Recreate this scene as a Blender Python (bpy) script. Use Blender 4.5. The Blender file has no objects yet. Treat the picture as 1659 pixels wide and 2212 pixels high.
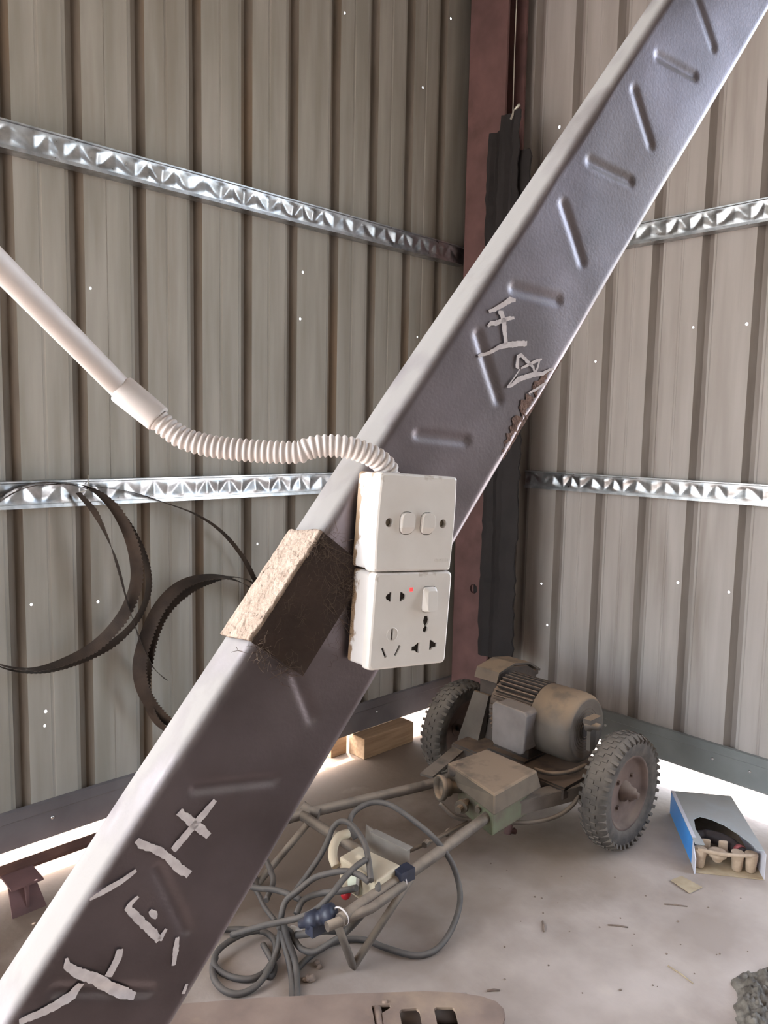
import bpy, bmesh, math, random
from mathutils import Vector, Matrix, noise
random.seed(7)
S = bpy.context.scene
COL = S.collection

# ------------------------------------------------------------------ camera
# world: X runs along the left wall towards the corner, Y along the right wall, Z up
R3 = ((0.722572088739846, 0.05678694254181974, -0.688959229367666),
      (-0.6910196393285147, 0.08748880867722643, -0.7175218229562981),
      (0.019530351671836026, 0.9945456005196502, 0.10245786378108163))
RM = Matrix(R3)
CAM = Vector((0, 0, 1.40))
FPX, CX, CY = 1650.0, 829.5, 1106.0
cd = bpy.data.cameras.new('camera')
cd.sensor_fit = 'HORIZONTAL'; cd.sensor_width = 36.0
cd.lens = 36.0 * FPX / 1659.0
cd.clip_start = 0.02; cd.clip_end = 200
cam = bpy.data.objects.new('camera', cd); COL.objects.link(cam)
cam.matrix_world = Matrix.Translation(CAM) @ RM.to_4x4()
S.camera = cam

# ------------------------------------------------------------------ sky, sun, exposure
world = bpy.data.worlds.new('sky'); S.world = world; world.use_nodes = True
wn = world.node_tree.nodes; wl = world.node_tree.links
bg = wn['Background']
sky = wn.new('ShaderNodeTexSky'); sky.sky_type = 'NISHITA'
sky.sun_disc = False
sky.sun_elevation = math.radians(58); sky.sun_rotation = math.radians(-25)
sky.air_density = 1.3; sky.dust_density = 4.0; sky.ozone_density = 1.0
hsv = wn.new('ShaderNodeHueSaturation'); hsv.inputs['Saturation'].default_value = 0.60     # hazy, whitish sky
wl.new(sky.outputs[0], hsv.inputs['Color']); wl.new(hsv.outputs[0], bg.inputs[0])
bg.inputs[1].default_value = 0.50
sl = bpy.data.lights.new('sun', 'SUN'); sl.energy = 3.6; sl.angle = math.radians(0.6); sl.color = (1.0, 0.97, 0.93)
sun = bpy.data.objects.new('sun', sl); COL.objects.link(sun)
sun_dir = Vector((0.28, 0.52, 1.0))            # towards the sun: high, outside the left wall
sun.rotation_euler = sun_dir.to_track_quat('Z', 'Y').to_euler()
sun.location = (4, 8, 12)
S.view_settings.view_transform = 'Standard'
S.view_settings.look = 'None'
S.view_settings.gamma = 1.0
S.view_settings.use_curve_mapping = False
S.view_settings.exposure = 2.2

# ------------------------------------------------------------------ measuring helpers
def _ray(x, y): return RM @ Vector(((x - CX) / FPX, -(y - CY) / FPX, -1.0))
def on(x, y, axis, val):                       # point of a world plane (axis = val) under a photo position
    d = _ray(x, y); t = (val - CAM[axis]) / d[axis]
    return CAM + d * t
def fl(x, y, z=0.0): return on(x, y, 2, z)
def at(x, y, depth): return CAM + _ray(x, y) * depth
TH = math.radians(9)
BU = Vector((math.cos(TH), -math.sin(TH), 0)); BN = Vector((-math.sin(TH), -math.cos(TH), 0))
BD = -0.574
BE = math.radians(52.85)
BV = BU * math.cos(BE) + Vector((0, 0, math.sin(BE)))       # along the beam, upwards
BB = -BU * math.sin(BE) + Vector((0, 0, math.cos(BE)))      # across its face
BO = BU * 0.5119 + Vector((0, 0, 1.3308)) + BN * BD
BW = 0.131
def bp(a, b, h=0.0): return BO + BV * a + BB * b + BN * h
def ab(x, y, h=0.0):
    d = _ray(x, y); t = (BD + h - BN.dot(CAM)) / BN.dot(d)
    q = CAM + d * t - BO
    return (q.dot(BV), q.dot(BB))

# ------------------------------------------------------------------ materials
def lin(c):
    c = c / 255.0
    return c / 12.92 if c <= 0.04045 else ((c + 0.055) / 1.055) ** 2.4
def rgb(r, g, b): return (lin(r), lin(g), lin(b), 1.0)
MATS = {}
def mat(name, c1, c2=None, scale=8.0, rough=0.7, metal=0.0, bump=0.0, bscale=60.0, lo=0.35, hi=0.65,
        stretch=None, dust=None, dust_amt=0.0, c3=None, s3=2.0, lo3=0.55, hi3=0.75, rough2=None, spec=0.5):
    if name in MATS: return MATS[name]
    m = bpy.data.materials.new(name); m.use_nodes = True
    nt = m.node_tree; n = nt.nodes; l = nt.links
    b = n['Principled BSDF']
    b.inputs['Roughness'].default_value = rough; b.inputs['Metallic'].default_value = metal
    b.inputs['Specular IOR Level'].default_value = spec
    tc = n.new('ShaderNodeTexCoord'); mp = n.new('ShaderNodeMapping')
    l.new(tc.outputs['Object'], mp.inputs['Vector'])
    if stretch: mp.inputs['Scale'].default_value = stretch
    def noisefac(sc, a, z, det=5.0):
        t = n.new('ShaderNodeTexNoise'); t.inputs['Scale'].default_value = sc; t.inputs['Detail'].default_value = det
        l.new(mp.outputs[0], t.inputs['Vector'])
        r = n.new('ShaderNodeMapRange'); r.inputs[1].default_value = a; r.inputs[2].default_value = z
        l.new(t.outputs['Fac'], r.inputs[0]); return r.outputs[0]
    def mixc(fac, a, bcol):
        mx = n.new('ShaderNodeMix'); mx.data_type = 'RGBA'
        l.new(fac, mx.inputs[0])
        for v, k in ((a, 6), (bcol, 7)):
            if isinstance(v, tuple): mx.inputs[k].default_value = v
            else: l.new(v, mx.inputs[k])
        return mx.outputs[2]
    col = c1
    if c2 is not None: col = mixc(noisefac(scale, lo, hi), c1, c2)
    if c3 is not None: col = mixc(noisefac(s3, lo3, hi3, 8.0), col, c3)
    if dust is not None:
        g = n.new('ShaderNodeNewGeometry'); sx = n.new('ShaderNodeSeparateXYZ')
        l.new(g.outputs['Normal'], sx.inputs[0])
        r = n.new('ShaderNodeMapRange'); r.inputs[1].default_value = 0.15; r.inputs[2].default_value = 0.75
        r.inputs[4].default_value = dust_amt
        l.new(sx.outputs[2], r.inputs[0])
        mu = n.new('ShaderNodeMath'); mu.operation = 'MULTIPLY'
        l.new(r.outputs[0], mu.inputs[0]); l.new(noisefac(14, 0.2, 0.5), mu.inputs[1])
        col = mixc(mu.outputs[0], col, dust)
        rr = n.new('ShaderNodeMapRange'); rr.inputs[3].default_value = rough; rr.inputs[4].default_value = 0.95
        l.new(mu.outputs[0], rr.inputs[0]); l.new(rr.outputs[0], b.inputs['Roughness'])
        if metal > 0:
            mm = n.new('ShaderNodeMapRange'); mm.inputs[3].default_value = metal; mm.inputs[4].default_value = 0.0
            l.new(mu.outputs[0], mm.inputs[0]); l.new(mm.outputs[0], b.inputs['Metallic'])
    if isinstance(col, tuple): b.inputs['Base Color'].default_value = col
    else: l.new(col, b.inputs['Base Color'])
    if rough2 is not None and dust is None:
        rf = noisefac(scale * 2.3, 0.3, 0.7)
        rr = n.new('ShaderNodeMapRange'); rr.inputs[3].default_value = rough; rr.inputs[4].default_value = rough2
        l.new(rf, rr.inputs[0]); l.new(rr.outputs[0], b.inputs['Roughness'])
    if bump > 0:
        t = n.new('ShaderNodeTexNoise'); t.inputs['Scale'].default_value = bscale; t.inputs['Detail'].default_value = 4
        l.new(mp.outputs[0], t.inputs['Vector'])
        bm_ = n.new('ShaderNodeBump'); bm_.inputs['Strength'].default_value = bump; bm_.inputs['Distance'].default_value = 0.004
        l.new(t.outputs['Fac'], bm_.inputs['Height']); l.new(bm_.outputs[0], b.inputs['Normal'])
    MATS[name] = m
    return m

DUST = rgb(176, 158, 140)
M = dict(
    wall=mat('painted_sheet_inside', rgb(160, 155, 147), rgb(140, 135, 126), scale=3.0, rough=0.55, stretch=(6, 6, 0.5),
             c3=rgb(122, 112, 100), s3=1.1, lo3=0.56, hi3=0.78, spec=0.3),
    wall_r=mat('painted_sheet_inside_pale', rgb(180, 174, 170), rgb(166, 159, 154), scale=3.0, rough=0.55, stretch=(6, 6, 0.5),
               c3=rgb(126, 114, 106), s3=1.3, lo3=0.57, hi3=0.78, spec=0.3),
    grime=mat('grimy_rib_paint', rgb(122, 113, 103), rgb(102, 93, 83), scale=3.0, rough=0.65, stretch=(6, 6, 0.8), c3=rgb(116, 98, 80), s3=1.6, lo3=0.5, hi3=0.7, spec=0.3),  # brown rib grime, darkened further to carry the shade inside the ribs
    grime_r=mat('dusty_rib_paint', rgb(148, 140, 135), rgb(130, 121, 115), scale=3.0, rough=0.6, stretch=(6, 6, 0.8), spec=0.3),  # right wall ribs: their shaded slopes painted as a darker colour
    roof=mat('roof_sheet', rgb(150, 146, 138), rgb(130, 124, 116), rough=0.6),
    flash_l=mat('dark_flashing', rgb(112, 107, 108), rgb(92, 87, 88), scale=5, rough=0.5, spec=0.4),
    flash_r=mat('grey_flashing', rgb(136, 140, 140), rgb(118, 122, 122), scale=5, rough=0.5, spec=0.4),
    galv=mat('galvanized_rail', rgb(205, 207, 210), rgb(165, 168, 172), scale=25, rough=0.27, metal=1.0, rough2=0.42),
    zinc=mat('weathered_zinc_beam', rgb(136, 128, 134), rgb(112, 105, 108), scale=9, rough=0.38, metal=0.9, rough2=0.52,
             c3=rgb(120, 110, 108), s3=3.5, bump=0.05, bscale=300, dust=rgb(142, 139, 137), dust_amt=1.25),
    rust=mat('rust_primer', rgb(118, 86, 84), rgb(96, 70, 68), scale=7, rough=0.75, c3=rgb(70, 52, 48), s3=4),
    rustdark=mat('dark_rust_plate', rgb(66, 52, 46), rgb(50, 39, 35), scale=18, rough=0.85, bump=0.3, bscale=120,
                 dust=rgb(196, 178, 160), dust_amt=1.0),
    paint=mat('white_marker_paint', rgb(226, 220, 222), rgb(206, 199, 202), scale=120, rough=0.85),
    concrete=mat('dusty_concrete', rgb(188, 174, 163), rgb(162, 147, 136), scale=4.0, rough=0.9, bump=0.35, bscale=40,
                 c3=rgb(150, 132, 116), s3=1.1, lo3=0.5, hi3=0.72, spec=0.2),
    ground=mat('outside_ground', rgb(188, 185, 182), rgb(168, 164, 160), scale=1.5, rough=0.95, bump=0.3, bscale=20),
    rubble=mat('crumbled_concrete', rgb(130, 123, 113), rgb(84, 77, 69), scale=30, rough=0.95, bump=0.6, bscale=70),
    pebble=mat('small_stone', rgb(140, 122, 108), rgb(112, 96, 86), scale=60, rough=0.95),
    white=mat('white_plastic', rgb(226, 220, 214), rgb(216, 208, 200), scale=20, rough=0.38),
    whiteplate=mat('ivory_plastic_plate', rgb(230, 226, 222), rgb(224, 219, 214), scale=30, rough=0.36,
                   c3=rgb(160, 140, 118), s3=26, lo3=0.70, hi3=0.82),
    hole=mat('socket_cavity', rgb(40, 32, 28), rough=0.8),
    conduit=mat('white_pvc', rgb(222, 215, 213), rgb(210, 203, 201), scale=12, rough=0.45, dust=rgb(196, 182, 172), dust_amt=0.5),
    cable=mat('grey_rubber_cable', rgb(78, 73, 70), rgb(62, 58, 57), scale=20, rough=0.65, dust=rgb(128, 118, 109), dust_amt=0.5),
    black=mat('black_rubber', rgb(38, 33, 34), rgb(30, 26, 27), scale=10, rough=0.8),
    navy=mat('dark_blue_plug', rgb(52, 56, 72), rgb(40, 42, 54), scale=30, rough=0.45),
    saw=mat('oxidised_saw_steel', rgb(62, 54, 50), rgb(84, 72, 64), scale=14, rough=0.5, metal=0.5),
    tyre=mat('dusty_tyre', rgb(86, 79, 72), rgb(66, 60, 56), scale=30, rough=0.9, dust=rgb(128, 117, 106), dust_amt=0.7, bump=0.2, bscale=90),
    rim=mat('rusty_rim', rgb(104, 85, 76), rgb(82, 66, 59), scale=12, rough=0.85, dust=rgb(140, 124, 110), dust_amt=0.5),
    steel=mat('dusty_frame_steel', rgb(104, 93, 84), rgb(84, 74, 66), scale=16, rough=0.75, metal=0.1, dust=rgb(154, 137, 120), dust_amt=0.8),
    motor=mat('dusty_motor_iron', rgb(78, 68, 61), rgb(64, 56, 51), scale=18, rough=0.75, metal=0.1, dust=rgb(132, 109, 90), dust_amt=0.9),
    cowl=mat('dusty_fan_cowl', rgb(96, 88, 80), rgb(78, 70, 64), scale=9, rough=0.6, metal=0.2, dust=rgb(148, 124, 100), dust_amt=1.0),
    tbox=mat('grey_terminal_box', rgb(120, 113, 110), rgb(106, 99, 96), scale=16, rough=0.6, dust=rgb(146, 128, 112), dust_amt=0.8),
    gear=mat('dust_covered_gearbox', rgb(96, 85, 72), rgb(80, 70, 60), scale=12, rough=0.85, dust=rgb(152, 128, 105), dust_amt=1.0),
    green=mat('pale_green_enamel', rgb(100, 104, 80), rgb(92, 82, 68), scale=14, rough=0.6),
    cream=mat('cream_switch_case', rgb(206, 192, 166), rgb(190, 174, 148), scale=20, rough=0.55, dust=rgb(190, 172, 148), dust_amt=0.7),
    dial=mat('pale_dial', rgb(206, 208, 186), rough=0.5),
    red=mat('red_button', rgb(190, 44, 52), rough=0.4),
    plate=mat('bare_sheet_plate', rgb(168, 160, 151), rgb(150, 142, 133), scale=14, rough=0.6, metal=0.2),
    wood=mat('rough_timber', rgb(176, 146, 116), rgb(150, 120, 92), scale=5, rough=0.85, stretch=(1, 12, 12), bump=0.15),
    rustbar=mat('brown_steel_bar', rgb(112, 78, 66), rgb(88, 60, 52), scale=12, rough=0.8),
    rustcover=mat('rust_brown_cover', rgb(150, 129, 116), rgb(126, 107, 96), scale=9, rough=0.75, metal=0.15,
                  c3=rgb(176, 152, 128), s3=6, lo3=0.55, hi3=0.75, bump=0.1),
    card_out=mat('grey_white_carton_print', rgb(176, 182, 184), rgb(166, 170, 170), scale=6, rough=0.6, dust=rgb(172, 166, 160), dust_amt=0.5),
    card_blue=mat('blue_carton_print', rgb(62, 148, 226), rgb(54, 136, 214), scale=6, rough=0.5),
    card_white=mat('white_carton_edge', rgb(216, 214, 222), rough=0.6),
    pulp=mat('moulded_pulp', rgb(190, 168, 146), rgb(176, 154, 132), scale=60, rough=0.95, bump=0.15, bscale=200),
    tool=mat('black_power_tool', rgb(62, 52, 50), rgb(48, 40, 40), scale=20, rough=0.6),
    toolred=mat('faded_red_band', rgb(160, 84, 84), rough=0.6),
    cardboard=mat('kraft_scrap', rgb(184, 166, 138), rgb(170, 150, 122), scale=30, rough=0.95),
    web=mat('dusty_cobweb', rgb(88, 74, 64), rough=1.0),
    wire=mat('pale_wire', rgb(200, 196, 184), rough=0.4, metal=0.4),
    screw=mat('zinc_screw', rgb(200, 200, 200), rough=0.3, metal=1.0),
)
# red neon lamp of the lower socket: it is lit
mm = bpy.data.materials.new('lit_red_indicator'); mm.use_nodes = True
pb = mm.node_tree.nodes['Principled BSDF']
pb.inputs['Base Color'].default_value = (0.55, 0.02, 0.02, 1)
pb.inputs['Emission Color'].default_value = (1.0, 0.05, 0.05, 1); pb.inputs['Emission Strength'].default_value = 0.35
M['lamp'] = mm
def add_position_dirt(m, lo, hi, axis, color, nscale=40, nlo=0.42, nhi=0.55, amount=1.0):
    """a dirt crust with its own ragged edge, in the object's own coordinates"""
    nt = m.node_tree; n = nt.nodes; l = nt.links; b = n['Principled BSDF']
    tc = n.new('ShaderNodeTexCoord'); sx = n.new('ShaderNodeSeparateXYZ'); l.new(tc.outputs['Object'], sx.inputs[0])
    t = n.new('ShaderNodeTexNoise'); t.inputs['Scale'].default_value = nscale; t.inputs['Detail'].default_value = 7
    l.new(tc.outputs['Object'], t.inputs['Vector'])
    r = n.new('ShaderNodeMapRange'); r.inputs[1].default_value = lo; r.inputs[2].default_value = hi
    r.inputs[3].default_value = 0.30; r.inputs[4].default_value = -0.30
    l.new(sx.outputs[axis], r.inputs[0])
    ad = n.new('ShaderNodeMath'); l.new(r.outputs[0], ad.inputs[0]); l.new(t.outputs['Fac'], ad.inputs[1])
    r2 = n.new('ShaderNodeMapRange'); r2.inputs[1].default_value = nlo; r2.inputs[2].default_value = nhi; r2.inputs[4].default_value = amount
    l.new(ad.outputs[0], r2.inputs[0])
    mx = n.new('ShaderNodeMix'); mx.data_type = 'RGBA'; l.new(r2.outputs[0], mx.inputs[0])
    src = b.inputs['Base Color'].links
    if src: l.new(src[0].from_socket, mx.inputs[6])
    else: mx.inputs[6].default_value = b.inputs['Base Color'].default_value
    mx.inputs[7].default_value = color
    l.new(mx.outputs[2], b.inputs['Base Color'])

add_position_dirt(M['concrete'], 2.0, 0.85, 1, rgb(112, 94, 80), nscale=2.4, nlo=0.44, nhi=0.74, amount=0.9)  # brown floor dirt towards the left wall, with the shade there painted in
add_position_dirt(M['concrete'], -0.5, 0.55, 1, rgb(96, 82, 72), nscale=1.6, nlo=0.40, nhi=0.70, amount=0.95)  # unseen floor behind the camera, darkened to dim the brace's reflection
# ------------------------------------------------------------------ mesh helpers
class MB:
    def __init__(s): s.v = []; s.f = []; s.sm = []
    def add(s, vs, fs, smooth=False):
        o = len(s.v); s.v += [Vector(v) for v in vs]
        for f in fs: s.f.append([i + o for i in f]); s.sm.append(smooth)
        return s
    def hexa(s, p):                                  # eight corners: bottom four, top four
        return s.add(p, [(3, 2, 1, 0), (4, 5, 6, 7), (0, 1, 5, 4), (1, 2, 6, 5), (2, 3, 7, 6), (3, 0, 4, 7)])
    def box(s, c, size, ax=None):
        c = Vector(c); hx, hy, hz = (k / 2 for k in size)
        X, Y, Z = ax if ax else (Vector((1, 0, 0)), Vector((0, 1, 0)), Vector((0, 0, 1)))
        p = [c + X * sx * hx + Y * sy * hy + Z * sz * hz for sz in (-1, 1) for sx, sy in ((-1, -1), (1, -1), (1, 1), (-1, 1))]
        return s.hexa(p)
    def bar(s, a, b, w, h, up=Vector((0, 0, 1))):
        a = Vector(a); b = Vector(b); X = (b - a).normalized(); Y = up.cross(X).normalized(); Z = X.cross(Y)
        return s.box((a + b) / 2, ((b - a).length, w, h), (X, Y, Z))
    def sweep(s, path, radii, n=10, closed=False, caps=True, smooth=True):
        path = [Vector(p) for p in path]; m = len(path)
        if not isinstance(radii, (list, tuple)): radii = [radii] * m
        tang = []
        for i in range(m):
            a = path[(i - 1) % m] if (closed or i > 0) else path[i]
            b = path[(i + 1) % m] if (closed or i < m - 1) else path[i]
            tang.append((b - a).normalized())
        t0 = tang[0]; ref = Vector((0, 0, 1)) if abs(t0.z) < 0.9 else Vector((1, 0, 0))
        nrm = (ref - t0 * ref.dot(t0)).normalized()
        vs = []
        for i in range(m):
            t = tang[i]; nrm = (nrm - t * nrm.dot(t)).normalized(); bn = t.cross(nrm)
            for k in range(n):
                an = 2 * math.pi * k / n
                vs.append(path[i] + (nrm * math.cos(an) + bn * math.sin(an)) * radii[i])
        fs = []
        for i in range(m if closed else m - 1):
            j = (i + 1) % m
            for k in range(n):
                fs.append((i * n + k, i * n + (k + 1) % n, j * n + (k + 1) % n, j * n + k))
        s.add(vs, fs, smooth)
        if caps and not closed:
            o = len(s.v) - len(vs)
            s.f.append([o + k for k in range(n)][::-1]); s.sm.append(False)
            s.f.append([o + (m - 1) * n + k for k in range(n)]); s.sm.append(False)
        return s
    def lathe(s, o, axis, prof, n=32, smooth=True, caps=True):   # prof = [(along, radius), ...]
        o = Vector(o); A = Vector(axis).normalized(); r = Vector((0, 0, 1)) if abs(A.z) < 0.9 else Vector((1, 0, 0))
        X = (r - A * r.dot(A)).normalized(); Y = A.cross(X); m = len(prof); vs = []
        for (d, q) in prof:
            for k in range(n):
                an = 2 * math.pi * k / n
                vs.append(o + A * d + (X * math.cos(an) + Y * math.sin(an)) * q)
        fs = [(i * n + k, i * n + (k + 1) % n, (i + 1) * n + (k + 1) % n, (i + 1) * n + k) for i in range(m - 1) for k in range(n)]
        s.add(vs, fs, smooth)
        if caps:
            b0 = len(s.v) - len(vs)
            s.f.append([b0 + k for k in range(n)][::-1]); s.sm.append(False)
            s.f.append([b0 + (m - 1) * n + k for k in range(n)]); s.sm.append(False)
        return s
    def prism(s, poly, off):                          # polygon (3D points, planar) pushed by a vector
        n = len(poly); p = [Vector(q) for q in poly]; off = Vector(off)
        nn = Vector((0, 0, 0))
        for i in range(n):
            nn += (p[i]).cross(p[(i + 1) % n])
        if nn.dot(off) > 0: p = p[::-1]
        vs = p + [q + off for q in p]
        fs = [list(range(n)), list(range(2 * n - 1, n - 1, -1))] + [(i, i + n, (i + 1) % n + n, (i + 1) % n) for i in range(n)]
        return s.add(vs, fs)
    def grid(s, fn, us, vs_, smooth=True, flip=False):
        P = [fn(u, v) for u in us for v in vs_]; nv = len(vs_); fs = []
        for i in range(len(us) - 1):
            for j in range(nv - 1):
                q = (i * nv + j, (i + 1) * nv + j, (i + 1) * nv + j + 1, i * nv + j + 1)
                fs.append(q[::-1] if flip else q)
        return s.add(P, fs, smooth)
    def build(s, name, m, parent=None, bevel=0.0, segs=2, solid=0.0, sub=0):
        o0 = parent['_o'] if parent is not None and '_o' in parent else None
        org = Vector(o0) if o0 is not None else Vector((0, 0, 0))
        me = bpy.data.meshes.new(name)
        me.from_pydata([tuple(v - org) for v in s.v], [], s.f)
        me.polygons.foreach_set('use_smooth', s.sm)
        me.materials.append(m); me.update()
        ob = bpy.data.objects.new(name, me); COL.objects.link(ob)
        if parent is not None: ob.parent = parent
        ob['_o'] = tuple(org)
        if solid:
            q = ob.modifiers.new('solid', 'SOLIDIFY'); q.thickness = solid; q.offset = 0
        if bevel:
            q = ob.modifiers.new('bevel', 'BEVEL'); q.width = bevel; q.segments = segs; q.limit_method = 'ANGLE'; q.angle_limit = math.radians(40)
        if sub:
            q = ob.modifiers.new('sub', 'SUBSURF'); q.levels = sub; q.render_levels = sub
        return ob
def tag(o, label=None, cat=None, group=None, kind=None):
    if label: o['label'] = label
    if cat: o['category'] = cat
    if group: o['group'] = group
    if kind: o['kind'] = kind
    return o
def thing(name, loc, label=None, cat=None, group=None, kind=None):
    o = bpy.data.objects.new(name, None); COL.objects.link(o); o.location = loc
    o.empty_display_size = 0.05; o['_o'] = tuple(loc)
    return tag(o, label, cat, group, kind)
def single(mb, name, m, loc, label, cat, group=None, kind=None, **kw):    # a top-level thing that is one mesh
    loc = Vector(loc)
    mb.v = [v - loc for v in mb.v]
    o = mb.build(name, m, None, **kw); o.location = loc; o['_o'] = tuple(loc)
    return tag(o, label, cat, group, kind)
def boolean(ob, cutter_mb):
    """cut the closed shapes of cutter_mb out of ob, for good"""
    org = Vector(ob['_o'])
    me = bpy.data.meshes.new('cut'); me.from_pydata([tuple(v - org) for v in cutter_mb.v], [], cutter_mb.f)
    bm = bmesh.new(); bm.from_mesh(me); bmesh.ops.recalc_face_normals(bm, faces=bm.faces); bm.to_mesh(me); bm.free()
    cu = bpy.data.objects.new('cut', me); COL.objects.link(cu)
    bm = bmesh.new(); bm.from_mesh(ob.data); bmesh.ops.recalc_face_normals(bm, faces=bm.faces); bm.to_mesh(ob.data); bm.free()
    par, ob.parent = ob.parent, None; loc = ob.location.copy(); ob.location = (0, 0, 0)
    q = ob.modifiers.new('cut', 'BOOLEAN'); q.object = cu; q.operation = 'DIFFERENCE'; q.solver = 'EXACT'
    bpy.context.view_layer.update()
    dg = bpy.context.evaluated_depsgraph_get()
    new = bpy.data.meshes.new_from_object(ob.evaluated_get(dg))
    ob.modifiers.clear(); ob.data = new; ob.parent = par; ob.location = loc
    bpy.data.objects.remove(cu)
    return ob
def smoothpath(pts, per=8, closed=False):                     # Catmull-Rom
    P = [Vector(p) for p in pts]; n = len(P); out = []
    rng = range(n) if closed else range(n - 1)
    for i in rng:
        p0 = P[(i - 1) % n] if (closed or i > 0) else P[0] * 2 - P[1]
        p1 = P[i]; p2 = P[(i + 1) % n]
        p3 = P[(i + 2) % n] if (closed or i < n - 2) else P[-1] * 2 - P[-2]
        for k in range(per):
            t = k / per
            out.append(0.5 * ((2 * p1) + (p2 - p0) * t + (2 * p0 - 5 * p1 + 4 * p2 - p3) * t * t + (3 * p1 - p0 - 3 * p2 + p3) * t ** 3))
    if not closed: out.append(P[-1])
    return out
def rr_outline(w, h, r, n=5):                                  # rounded rectangle, centred
    o = []
    for cx_, cy_, a0 in ((w / 2 - r, h / 2 - r, 0), (-w / 2 + r, h / 2 - r, 90), (-w / 2 + r, -h / 2 + r, 180), (w / 2 - r, -h / 2 + r, 270)):
        for k in range(n + 1):
            a = math.radians(a0 + 90 * k / n); o.append((cx_ + r * math.cos(a), cy_ + r * math.sin(a)))
    return o
def circ(cx_, cy_, r, n=20, ry=None): return [(cx_ + r * math.cos(2 * math.pi * k / n), cy_ + (ry or r) * math.sin(2 * math.pi * k / n)) for k in range(n)]
def frange(a, b, st):
    n = max(1, int(round((b - a) / st))); return [a + (b - a) * i / n for i in range(n + 1)]

# ------------------------------------------------------------------ the shed: walls, floor, roof
YW, XW = 2.40, 2.905          # inside faces of the sheets
ZB, ZT = 0.10, 3.70           # sheets start above the floor, end at the roof
PITCH = 0.2045
XMIN, YMIN = -5.2, -4.2
# rib cross-section (offset along the wall, depth outwards), measured from the start of a rib
RIB = [(0.0, 0.0), (0.006, 0.005), (0.014, 0.005), (0.022, 0.027), (0.040, 0.027), (0.058, 0.0)]
DOOR_L = (-4.8, -0.70, 3.5)     # open doorway in the left wall, beyond the left edge of the picture
DOOR_R = (-1.2, 0.45, 3.1)      # open doorway in the right wall, beyond the right edge
def sheet_strips(ribs, s0, s1):
    pts = [(s0, 0.0)]
    for r in ribs:
        for (ds, dd) in RIB: pts.append((r + ds, dd))
        for (ds, dd) in ((0.126, 0.0), (0.129, 0.0022), (0.135, 0.0022), (0.138, 0.0)):     # shallow stiffening line on the flat
            if r + 0.15 < s1: pts.append((r + ds, dd))
    pts.append((s1, 0.0)); return pts
def wall_sheet(name, P, ribs, s0, s1, zb, zt, holes, parent, m):
    """P(s, depth, z) -> point; one sheet of trapezoid profile with the screw holes that let daylight in"""
    prof = sheet_strips(ribs, s0, s1); mb = MB(); gr = set()
    for (a, da), (b, db) in zip(prof[:-1], prof[1:]):
        if b - a < 1e-5: continue
        hs = sorted([h for h in holes if a + 0.008 < h[0] < b - 0.008], key=lambda h: h[1]) if da == db == 0.0 else []
        z = zb
        for (hsx, hz, hr) in hs:
            z0, z1 = hz - 0.02, hz + 0.02
            if z0 <= z: continue
            mb.add([P(a, da, z), P(b, db, z), P(b, db, z0), P(a, da, z0)], [(0, 1, 2, 3)])
            n = 12; ring = [P(hsx + hr * math.cos(2 * math.pi * k / n), 0, hz + hr * 1.15 * math.sin(2 * math.pi * k / n)) for k in range(n)]
            # outer frame points by angle: right, up, left, down walk
            cor = [P(b, 0, hz), P(b, 0, z1), P(hsx, 0, z1), P(a, 0, z1), P(a, 0, hz), P(a, 0, z0), P(hsx, 0, z0), P(b, 0, z0)]
            vs = ring + cor; fs = []
            idx = {0: 0, 1: 1, 2: 3, 3: 4, 4: 6, 5: 7, 6: 9, 7: 10}
            order = [0, 1, 3, 4, 6, 7, 9, 10]
            for k in range(8):
                r0, r1 = order[k], order[(k + 1) % 8]
                seg = [r0]; r = r0
                while r != r1: r = (r + 1) % n; seg.append(r)
                fs.append([n + k, n + (k + 1) % 8] + seg[::-1])
            mb.add(vs, fs); z = z1
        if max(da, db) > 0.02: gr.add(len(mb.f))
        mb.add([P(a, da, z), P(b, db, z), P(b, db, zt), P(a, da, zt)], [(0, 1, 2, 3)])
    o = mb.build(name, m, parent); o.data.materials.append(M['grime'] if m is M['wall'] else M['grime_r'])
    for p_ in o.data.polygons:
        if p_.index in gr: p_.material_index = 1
    return o

HL = [(745, 28), (914, 189), (961, 32), (1011, 254), (513, 565), (654, 588), (192, 622), (628, 686), (902, 728), (707, 1013), (556, 1175),
      (68, 1306), (212, 1300), (99, 1537), (99, 1548), (97, 1568), (299, 1541), (291, 1350), (990, 1195), (988, 1348)]
HR = [(1208, 274), (1510, 706), (1624, 699), (1286, 781), (1169, 1261), (1180, 1261), (1198, 1354), (1473, 1260), (1581, 1280)]
holesL = []
for p in HL:
    q = on(p[0], p[1], 1, YW); holesL.append((q.x, q.z, 0.0036 + 0.0012 * random.random()))
def off_rib(s_, first, pit):
    k_ = (s_ - first) % pit
    return s_ + (0.074 - k_) if -1 < k_ < 0.072 else s_
holesL = [(off_rib(a, 0.740, PITCH), b, c) for a, b, c in holesL]
holesR = []
for p in HR:
    q = on(p[0], p[1], 0, XW); holesR.append((q.y, q.z, 0.0040 + 0.0012 * random.random()))

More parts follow.
